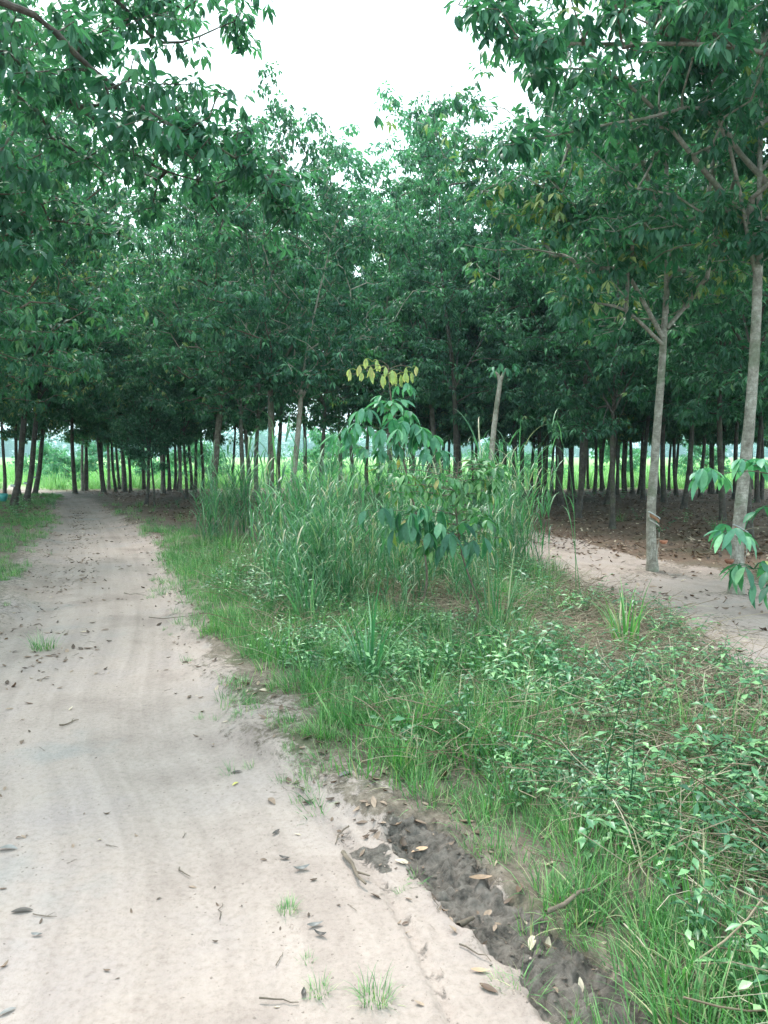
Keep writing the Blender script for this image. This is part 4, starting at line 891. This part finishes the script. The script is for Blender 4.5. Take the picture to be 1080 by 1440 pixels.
def leafy_stem(name, base, stem_pts, whorls, mat, label, cat, hang=False, s_leaf=1.0, seed=1):
    """sapling: stem, side twigs and single leaves; whorls = (point, out direction, n leaves, scale, droop)"""
    root = empty(name, tuple(base)); rg = np.random.RandomState(seed); b = np.array(base)
    c_ = curve(np.array(stem_pts) - b, 6); mb = MB(); tube(mb, c_, np.linspace(0.012, 0.004, len(c_)), 7, 0.4, wob=0.1, rg=rg); link('stem', mb.mesh('stem', M['twig']), root)
    for (pt, D0, n, s, dr, mt) in whorls:
        pt = np.array(pt) - b; k = int(np.argmin(np.linalg.norm(c_ - pt, axis=1) + 2.0 * np.clip(c_[:, 2] - pt[2], 0, 9)))
        if np.linalg.norm(c_[k] - pt) > 0.03:
            mb = MB(); mid = (c_[k] + pt) / 2 + np.array((0, 0, 0.03)); tube(mb, curve([c_[k], mid, pt], 5), np.linspace(0.0035, 0.0018, 11), 5, 0.4); link('twig', mb.mesh('twig', M['twig']), root)
        for q in range(n):
            a = q * 2.4 + rg.rand(); el = rg.uniform(-0.3, 0.7); d = np.array((math.cos(a) * math.cos(el), math.sin(a) * math.cos(el), math.sin(el))) + 0.8 * np.array(D0); d /= np.linalg.norm(d)
            pl = 0.11 * s * rg.uniform(0.6, 1.2); tip = pt + d * pl; mb = MB(); tube(mb, [pt, (pt + tip) / 2 + np.array((0, 0, 0.01)), tip], 0.0018, 4, 0.5, cap=False)
            fl = math.atan2(d[1], d[0])
            for da in (-60, 0, 60):
                e2 = -dr + rg.uniform(-0.4, 0.3); aa = fl + R(da + rg.uniform(-12, 12)); D = np.array((math.cos(aa) * math.cos(e2), math.sin(aa) * math.cos(e2), math.sin(e2)))
                Nn = np.array((0, 0, 1.0)) - D * D[2] + rg.normal(0, 0.2, 3)
                if dr > 1.2: Nn = np.array((rg.normal(0, 0.5), -1, 0.1))
                leaflet(mb, tip, D, Nn, 0.16 * s * rg.uniform(0.65, 1.15), 0.058 * s * rg.uniform(0.8, 1.1), 0.12 if dr > 1.2 else rg.uniform(0.1, 0.6), True, np.clip(rg.normal(0.5, 0.22), 0, 0.9) if rg.rand() > 0.05 else 1.0)
            link('leaf', mb.mesh('leaf', M[mt]), root)
    return tag(root, label, cat)
# middle sapling with hanging young leaves on top
bs = (0.32, 7.0, hz(0.32, 7.0)); Yd = 7.0
st = [bs, up(600, 800, 7.0), up(575, 680, 7.0), up(556, 600, 7.0), up(548, 545, 7.0), up(546, 515, 7.0)]
wh = []
for px in (503, 514, 524, 535, 546, 557, 568, 579): wh.append((up(px, 514 + rs.uniform(-6, 14), 7.0 + rs.uniform(-0.12, 0.12)), (0, 0, 0), rs.randint(2, 4), rs.uniform(0.5, 0.72), 1.5, 'leaf_young'))
wh += [(up(560, 585, 7.05), (0.4, 0, 0), 6, 0.95, 0.5, 'leaf_light'), (up(600, 615, 7.0), (0.6, 0, 0), 5, 1.0, 0.7, 'leaf_light'), (up(545, 625, 7.0), (-0.2, -0.3, 0), 6, 0.9, 0.7, 'leaf_light'), (up(500, 630, 7.0), (-0.5, 0, 0), 5, 0.8, 0.7, 'leaf_light'), (up(565, 545, 7.0), (0.2, 0, 0), 4, 0.7, 0.7, 'leaf_light'), (up(548, 570, 6.95), (0, 0, 0.3), 8, 1.0, 0.35, 'leaf_light'), (up(520, 575, 6.9), (-0.6, 0, 0), 5, 1.0, 0.6, 'leaf_light'), (up(505, 602, 6.8), (-0.7, 0, 0), 6, 1.0, 0.8, 'leaf_light'),
       (up(580, 605, 6.9), (0.3, -0.3, 0), 9, 1.15, 0.7, 'leaf_light'), (up(555, 600, 6.7), (0, -0.4, 0), 6, 1.1, 0.8, 'leaf_light'), (up(610, 640, 6.9), (0.5, 0, 0), 6, 0.9, 0.6, 'leaf_light'), (up(530, 640, 6.9), (-0.4, 0, 0), 6, 0.9, 0.5, 'leaf_light'), (up(480, 612, 6.9), (-0.5, 0, 0), 3, 1.0, 0.9, 'leaf_light')]
leafy_stem('rubber_sapling', bs, st, wh, 'leaf_light', 'young rubber sapling with hanging yellow green leaves at its top, rising from the tall grass', 'sapling', seed=3)
# shrub with dark big leaves below it
b2 = (0.72, 6.4, hz(0.72, 6.4)); st2 = [b2, up(672, 850, 6.4), up(650, 780, 6.4), up(640, 700, 6.4), up(645, 650, 6.4)]
wh2 = []
rg3 = np.random.RandomState(44)
for q in range(58):
    px, py = rg3.uniform(535, 705), rg3.uniform(650, 775); wh2.append((up(px, py, rg3.uniform(6.0, 6.7)), (np.sign(px - 640) * 0.4, -0.2, 0), rg3.randint(4, 7), rg3.uniform(0.4, 0.75), rg3.uniform(0.1, 1.0), 'leaf_shrub'))
for px, py in ((575, 738), (590, 745), (640, 762), (655, 755), (528, 720), (605, 735), (565, 725), (585, 720), (630, 745)): wh2.append((up(px, py, 5.9), (0, -0.3, 0), 3, 1.1, 0.9, 'leaf'))
leafy_stem('leafy_shrub', b2, st2, wh2, 'leaf_shrub', 'bushy shrub with drooping dark lower leaves and yellowing ones below the sapling', 'shrub', seed=5)
# right edge sapling
b3 = (2.06, 3.75, hz(2.06, 3.75)); st3 = [b3, (2.04, 3.75, 0.5), (2.0, 3.75, 0.95), (2.0, 3.78, 1.35), (2.02, 3.8, 1.75)]
wh3 = [(up(1000, 668, 3.8), (-0.7, -0.1, 0), 7, 0.68, 0.65, 'leaf_light'), (up(1060, 655, 3.8), (-0.2, 0, 0.2), 6, 0.68, 0.6, 'leaf_light'), (up(1030, 750, 3.7), (-0.7, 0, 0), 6, 0.68, 0.45, 'leaf_light'),
       (up(1060, 800, 3.6), (-0.7, 0, 0), 7, 0.68, 0.7, 'leaf'), (up(1085, 715, 3.7), (0, 0, 0), 4, 0.7, 0.4, 'leaf'), (up(1075, 830, 3.5), (-0.2, 0, 0), 3, 0.65, 0.8, 'leaf'), ((2.1, 3.8, 1.85), (0, 0, 0.3), 6, 0.9, 0.6, 'leaf_light')]
leafy_stem('rubber_sapling', b3, st3, wh3, 'leaf_light', 'near rubber sapling whose large glossy leaves reach in from the right edge', 'sapling', seed=9)
# leafy sprout at the fork of tree A
bS = up(915, 400, 10.3); bS = np.array(bS)
for q, (px, py, n_) in enumerate([(915, 350, 7), (895, 365, 6), (935, 345, 6)]):
    pt = up(px, py, 10.0); rg3 = np.random.RandomState(70 + q)
    for j_ in range(n_):
        o = link('leaf', TRI_LT_ME[rg3.randint(0, 4)], tA); dv = rel(pt, bA); o.location = tuple(dv + rg3.normal(0, 0.05, 3)); o.rotation_euler = (rg3.normal(0, .2), rg3.normal(0.3, .2), rg3.rand() * 6.28); o.scale = (1.5,) * 3
        o['label'] = 'bright green leaf of the sprout at the fork'
# broken pale trunk
bP = np.array((2.25, 17.0, 0.0)); root = empty('broken_trunk', tuple(bP)); mb = MB()
tube(mb, curve([(0, 0, -0.05), (0.07, 0, 0.9), (0.17, 0, 2.2), (0.30, 0, 3.25)], 8), np.linspace(0.078, 0.05, 25), 10, wob=0.1, rg=np.random.RandomState(1)); link('trunk', mb.mesh('trunk', M['bark_pale']), root)
for e in ((0.42, 0, 3.5), (0.20, 0.02, 3.42)):
    mb = MB(); tube(mb, [(0.29, 0, 3.2), ((0.29 + e[0]) / 2, 0, 3.36), e], [0.045, 0.035, 0.022], 7, wob=0.15, rg=np.random.RandomState(2)); link('branch_stub', mb.mesh('branch_stub', M['bark_pale']), root)
for q in range(9):
    o = link('leaf', TRI_LT_ME[q % 4], root); o.location = (0.38 + 0.12 * math.cos(q * 2.4), 0.1 * math.sin(q * 2.4), 3.5 + 0.02 * q); o.rotation_euler = (0, 0.2, q * 2.4); o.scale = (1.4,) * 3
tag(root, 'pale leaning trunk with broken forked top and one leafy sprig beside the sandy clearing', 'dead tree')

# ------------------------------------------------------------------ tapping gear
M['cut'] = plain('fresh_tapping_cut', (0.22, 0.11, 0.06), 0.7, 0.4, 40, 0.3)
M['wrap'] = plain('plastic_collar', (0.50, 0.52, 0.52), 0.4, 0.15, 30)
M['cup'] = plain('clay_cup', (0.30, 0.12, 0.07), 0.55, 0.2, 30)
M['latex'] = plain('dried_latex', (0.45, 0.43, 0.38), 0.5, 0.15, 30)
M['teal'] = plain('teal_plastic', (0.05, 0.30, 0.28), 0.4, 0.1, 30)
def band(z, h, r, tilt, a0, a1, thick=0.006, n=20):
    mb = MB(); th = np.linspace(a0, a1, n); V_ = []
    for a in th:
        for rr, dz in ((r, 0), (r + thick, 0), (r + thick, h), (r, h)): V_.append((rr * math.cos(a), rr * math.sin(a), z + dz + tilt * math.cos(a)))
    F_ = [[4 * k + q, 4 * k + (q + 1) % 4, 4 * k + 4 + (q + 1) % 4, 4 * k + 4 + q] for k in range(n - 1) for q in range(4)] + [[0, 1, 2, 3], [4 * n - 4, 4 * n - 3, 4 * n - 2, 4 * n - 1]]
    mb.add(V_, F_); return mb
def cup_mb(rr=0.055, h=0.05):
    mb = MB(); pr = [(0.012, 0), (rr * 0.6, 0.004), (rr * 0.9, h * 0.5), (rr, h), (rr * 0.93, h), (rr * 0.8, h * 0.5), (0.01, 0.01)]; n = 16; th = np.arange(n) * 2 * math.pi / n
    V_ = [(a * math.cos(t), a * math.sin(t), b) for a, b in pr for t in th]; F_ = [[k * n + j, k * n + (j + 1) % n, (k + 1) * n + (j + 1) % n, (k + 1) * n + j] for k in range(len(pr) - 1) for j in range(n)]
    mb.add(V_, F_); return mb
def gear(root, r, z, cupdir, off=(0, 0)):
    ps = []
    ps.append(link('tapping_cut', band(z, 0.05, r, -0.05, R(200), R(352), 0.003).mesh('tapping_cut', M['cut']), root))
    ps.append(link('rain_collar', band(z + 0.06, 0.012, r + 0.002, -0.05, R(180), R(372), 0.010).mesh('rain_collar', M['wrap']), root))
    ps.append(link('bark_groove', band(z - 0.05, 0.02, r, -0.045, R(200), R(360), 0.003).mesh('bark_groove', M['latex']), root))
    mb = MB(); rg = np.random.RandomState(int(r * 1e4))
    for k in range(14):
        a = R(rg.uniform(200, 335)); z1 = z - rg.uniform(0.08, 0.5); t = np.linspace(0, 1, 5); P_ = [((r + 0.002) * math.cos(a + 0.05 * math.sin(5 * q)), (r + 0.002) * math.sin(a + 0.05 * math.sin(5 * q)), z1 - 0.1 * q * rg.uniform(0.5, 1.4)) for q in t]
        tube(mb, P_, rg.uniform(0.0015, 0.004), 4)
    ps.append(link('latex_streaks', mb.mesh('latex_streaks', M['latex']), root))
    c = link('latex_cup', cup_mb().mesh('latex_cup', M['cup']), root); c.location = ((r + 0.065) * math.cos(cupdir) + off[0], (r + 0.065) * math.sin(cupdir) + off[1], z - 0.33); ps.append(c)
    mb = MB(); tube(mb, [(r * 0.9 * math.cos(cupdir), r * 0.9 * math.sin(cupdir), z - 0.27), ((r + 0.12) * math.cos(cupdir), (r + 0.12) * math.sin(cupdir), z - 0.285)], 0.003, 5); ps.append(link('cup_wire', mb.mesh('cup_wire', M['twig']), root))
    for q in ps:
        if q.name.split('.')[0] not in ('latex_cup',): q.location = (off[0], off[1], 0)
gear(tA, 0.070, 0.72, R(-10)); gear(tB, 0.076, 0.70, R(200), (0.02, 0.0))
for t, zz_ in ((left_objs[0], 0.55), (left_objs[1], 0.6), (left_objs[4], 0.7)):
    link('white_collar', band(zz_, 0.06, 0.102, 0.0, 0, 6.28, 0.012).mesh('white_collar', M['wrap']), t)
c = link('teal_bucket', cup_mb(0.12, 0.22).mesh('teal_bucket', M['teal']), left_objs[0]); c.location = (-0.24, -0.14, 0.12)

# ------------------------------------------------------------------ single things on the road
GLF = 'fallen leaves on the dirt road'; GTW = 'twigs on the dirt road'
M['grey_leaf'] = plain('grey_leaf', (0.15, 0.145, 0.14), 0.45, 0.2, 40); M['tan_leaf'] = plain('tan_leaf', (0.34, 0.22, 0.14), 0.6, 0.3, 40)
M['brown_leaf'] = plain('brown_leaf', (0.13, 0.075, 0.05), 0.6, 0.3, 40); M['yellow_leaf'] = plain('yellow_leaf', (0.42, 0.38, 0.10), 0.5, 0.25, 40); M['dark_leaf'] = plain('dark_leaf', (0.06, 0.05, 0.045), 0.5, 0.3, 40)
def leafthing(px, py, lab, mat, L_, rz, seed, W=None): 
    return single('fallen_leaf', dead_leaf(seed, L_ * 0.8, W or L_ * 0.3), px, py, lab, 'leaf', 1, R(rz), GLF, M[mat], 0.002)
for k, a in enumerate([(333, 1087, 'dark oval leaf lying above the yellow leaf on the road', 'dark_leaf', 0.07, 20), (331, 1103, 'small yellow green leaf on the road', 'yellow_leaf', 0.055, 60), (486, 1110, 'blue grey leaf at the grass edge', 'grey_leaf', 0.10, 45),
    (555, 1166, 'reddish brown curled leaf at the head of the muddy rut', 'tan_leaf', 0.085, -10), (590, 1190, 'tan cupped leaf at the top of the muddy rut', 'tan_leaf', 0.10, 30), (571, 1216, 'small brown curled leaf beside the dark mud patch', 'brown_leaf', 0.055, -30),
    (676, 1241, 'pale dry leaf lying on the dark mud', 'tan_leaf', 0.11, 5), (31, 1283, 'curled dark ring shaped leaf at the left of the road', 'dark_leaf', 0.09, 10), (10, 1195, 'grey dry leaf at the far left edge of the road', 'grey_leaf', 0.10, 5),
    (400, 1207, 'round dark leaf just below the debris strip', 'dark_leaf', 0.06, -20), (424, 1224, 'flat grey leaf sunk in the sand', 'grey_leaf', 0.08, 15), (388, 1172, 'dark curled leaf at the debris strip lower edge', 'dark_leaf', 0.06, 60),
    (443, 1303, 'grey brown curled leaf right of the small tuft', 'grey_leaf', 0.07, 20), (450, 1317, 'dark pointed leaf under the grey curled leaf', 'dark_leaf', 0.06, -25), (675, 1367, 'tan leaf half buried beside the rut', 'tan_leaf', 0.07, -5),
    (687, 1393, 'dark slender leaf at the lower edge of the road', 'brown_leaf', 0.08, -40), (730, 1262, 'brown leaf standing at the muddy bank', 'brown_leaf', 0.08, 70), (427, 1395, 'dark crumpled leaf between bottom tufts', 'dark_leaf', 0.05, 90),
    (10, 1425, 'grey crumpled leaf at bottom left corner', 'grey_leaf', 0.06, 40), (52, 1317, 'grey flat leaf fragment under the ring leaf', 'grey_leaf', 0.05, 0), (1030, 1190, 'brown dead leaf among weeds at the right', 'tan_leaf', 0.12, 80), (570, 1295, 'thin curled leaf scrap on the sand between ruts', 'brown_leaf', 0.04, 30)]):
    leafthing(*a, seed=700 + k)
def stick(px0, py0, px1, py1, lab, r_=0.003, z=0.004, mat='twig', fork=False, seed=0):
    a = np.array(at(px0, py0)); b = np.array(at(px1, py1)); ln = float(np.linalg.norm(b - a)); c = (a + b) / 2
    o = link('twig' if r_ < 0.006 else 'stick', twig_mb(seed, ln, r_, fork).mesh('twig', M[mat])); o.location = (c[0], c[1], max(hz(*a), hz(*b), hz(*c)) + z - 0.002); o.rotation_euler = (0, 0, math.atan2(b[1] - a[1], b[0] - a[0]))
    return tag(o, lab, 'twig' if r_ < 0.006 else 'stick', GTW)
for k, a in enumerate([(84, 1024, 110, 1014, 'short dark twig on the left half of the road', 0.006), (150, 1189, 166, 1194, 'tiny bent twig in the lower left of the road', 0.002), (250, 1218, 266, 1230, 'tiny dark curved twig on the road centre', 0.003),
    (257, 1175, 262, 1168, 'tiny upright twig left of the yellow leaf', 0.002), (308, 1287, 312, 1265, 'thin twig pointing up the road in its middle', 0.002), (388, 1355, 397, 1337, 'thin slanted twig left of the bottom tufts', 0.002), (46, 1288, 80, 1292, 'thin twig beside the ring shaped leaf', 0.002),
    (646, 1332, 692, 1355, 'thin dark twig beside the muddy rut', 0.003), (608, 1268, 618, 1290, 'thin twig on sand between the two ruts', 0.002), (482, 1205, 512, 1252, 'dark root like stick in the small rut', 0.010), (768, 1318, 875, 1262, 'brown stick lying over the muddy bank', 0.009),
    (645, 1300, 665, 1287, 'short thick dark stick lying in the mud', 0.014), (172, 835, 205, 838, 'thin twig across the road further up', 0.004), (212, 885, 300, 872, 'long thin twig reaching from the right road edge', 0.004), (250, 856, 268, 856, 'dark twig piece at the right edge of the road', 0.005),
    (490, 1165, 470, 1190, 'curved thin root by the dark mud patch', 0.004), (365, 1400, 420, 1408, 'thin bent twig at the bottom middle', 0.003)]):
    stick(*a, seed=800 + k, fork=(k % 3 == 0))
rg = np.random.RandomState(66); k = 0
while k < 30:
    px, py = rg.uniform(0, 560), rg.uniform(860, 1435); x_, y_ = at(px, py)
    if mask_path(np.array([x_]), np.array([y_]))[0] < 0.8: continue
    o = link('leaf_scrap', DL[rg.randint(0, 8)]); s_ = rg.uniform(0.12, 0.3); o.scale = (s_,) * 3; o.location = (x_, y_, hz(x_, y_) + 0.001); o.rotation_euler = (rg.normal(0, .2), rg.normal(0, .2), rg.rand() * 6.28)
    tag(o, 'tiny dark scrap of dead leaf lying on the sandy road', 'leaf scrap', 'leaf scraps on the road'); k += 1

# ------------------------------------------------------------------ haze
HAZE = 0.0006
if HAZE:
    m, nt = newmat('haze_air'); pv = N(nt, 'ShaderNodeVolumePrincipled'); pv.inputs['Density'].default_value = HAZE; pv.inputs['Color'].default_value = (0.62, 0.93, 1.0, 1); pv.inputs['Anisotropy'].default_value = 0.2
    o = N(nt, 'ShaderNodeOutputMaterial'); nt.links.new(pv.outputs[0], o.inputs['Volume'])
    mb = MB(); x0, x1, y0, y1, z0, z1 = -1000, 1000, -40, 1700, -8, 32
    mb.add([(x0, y0, z0), (x1, y0, z0), (x1, y1, z0), (x0, y1, z0), (x0, y0, z1), (x1, y0, z1), (x1, y1, z1), (x0, y1, z1)], [[0, 3, 2, 1], [4, 5, 6, 7], [0, 1, 5, 4], [1, 2, 6, 5], [2, 3, 7, 6], [3, 0, 4, 7]])
    tag(link('haze', mb.mesh('haze', m, False)), kind='stuff')
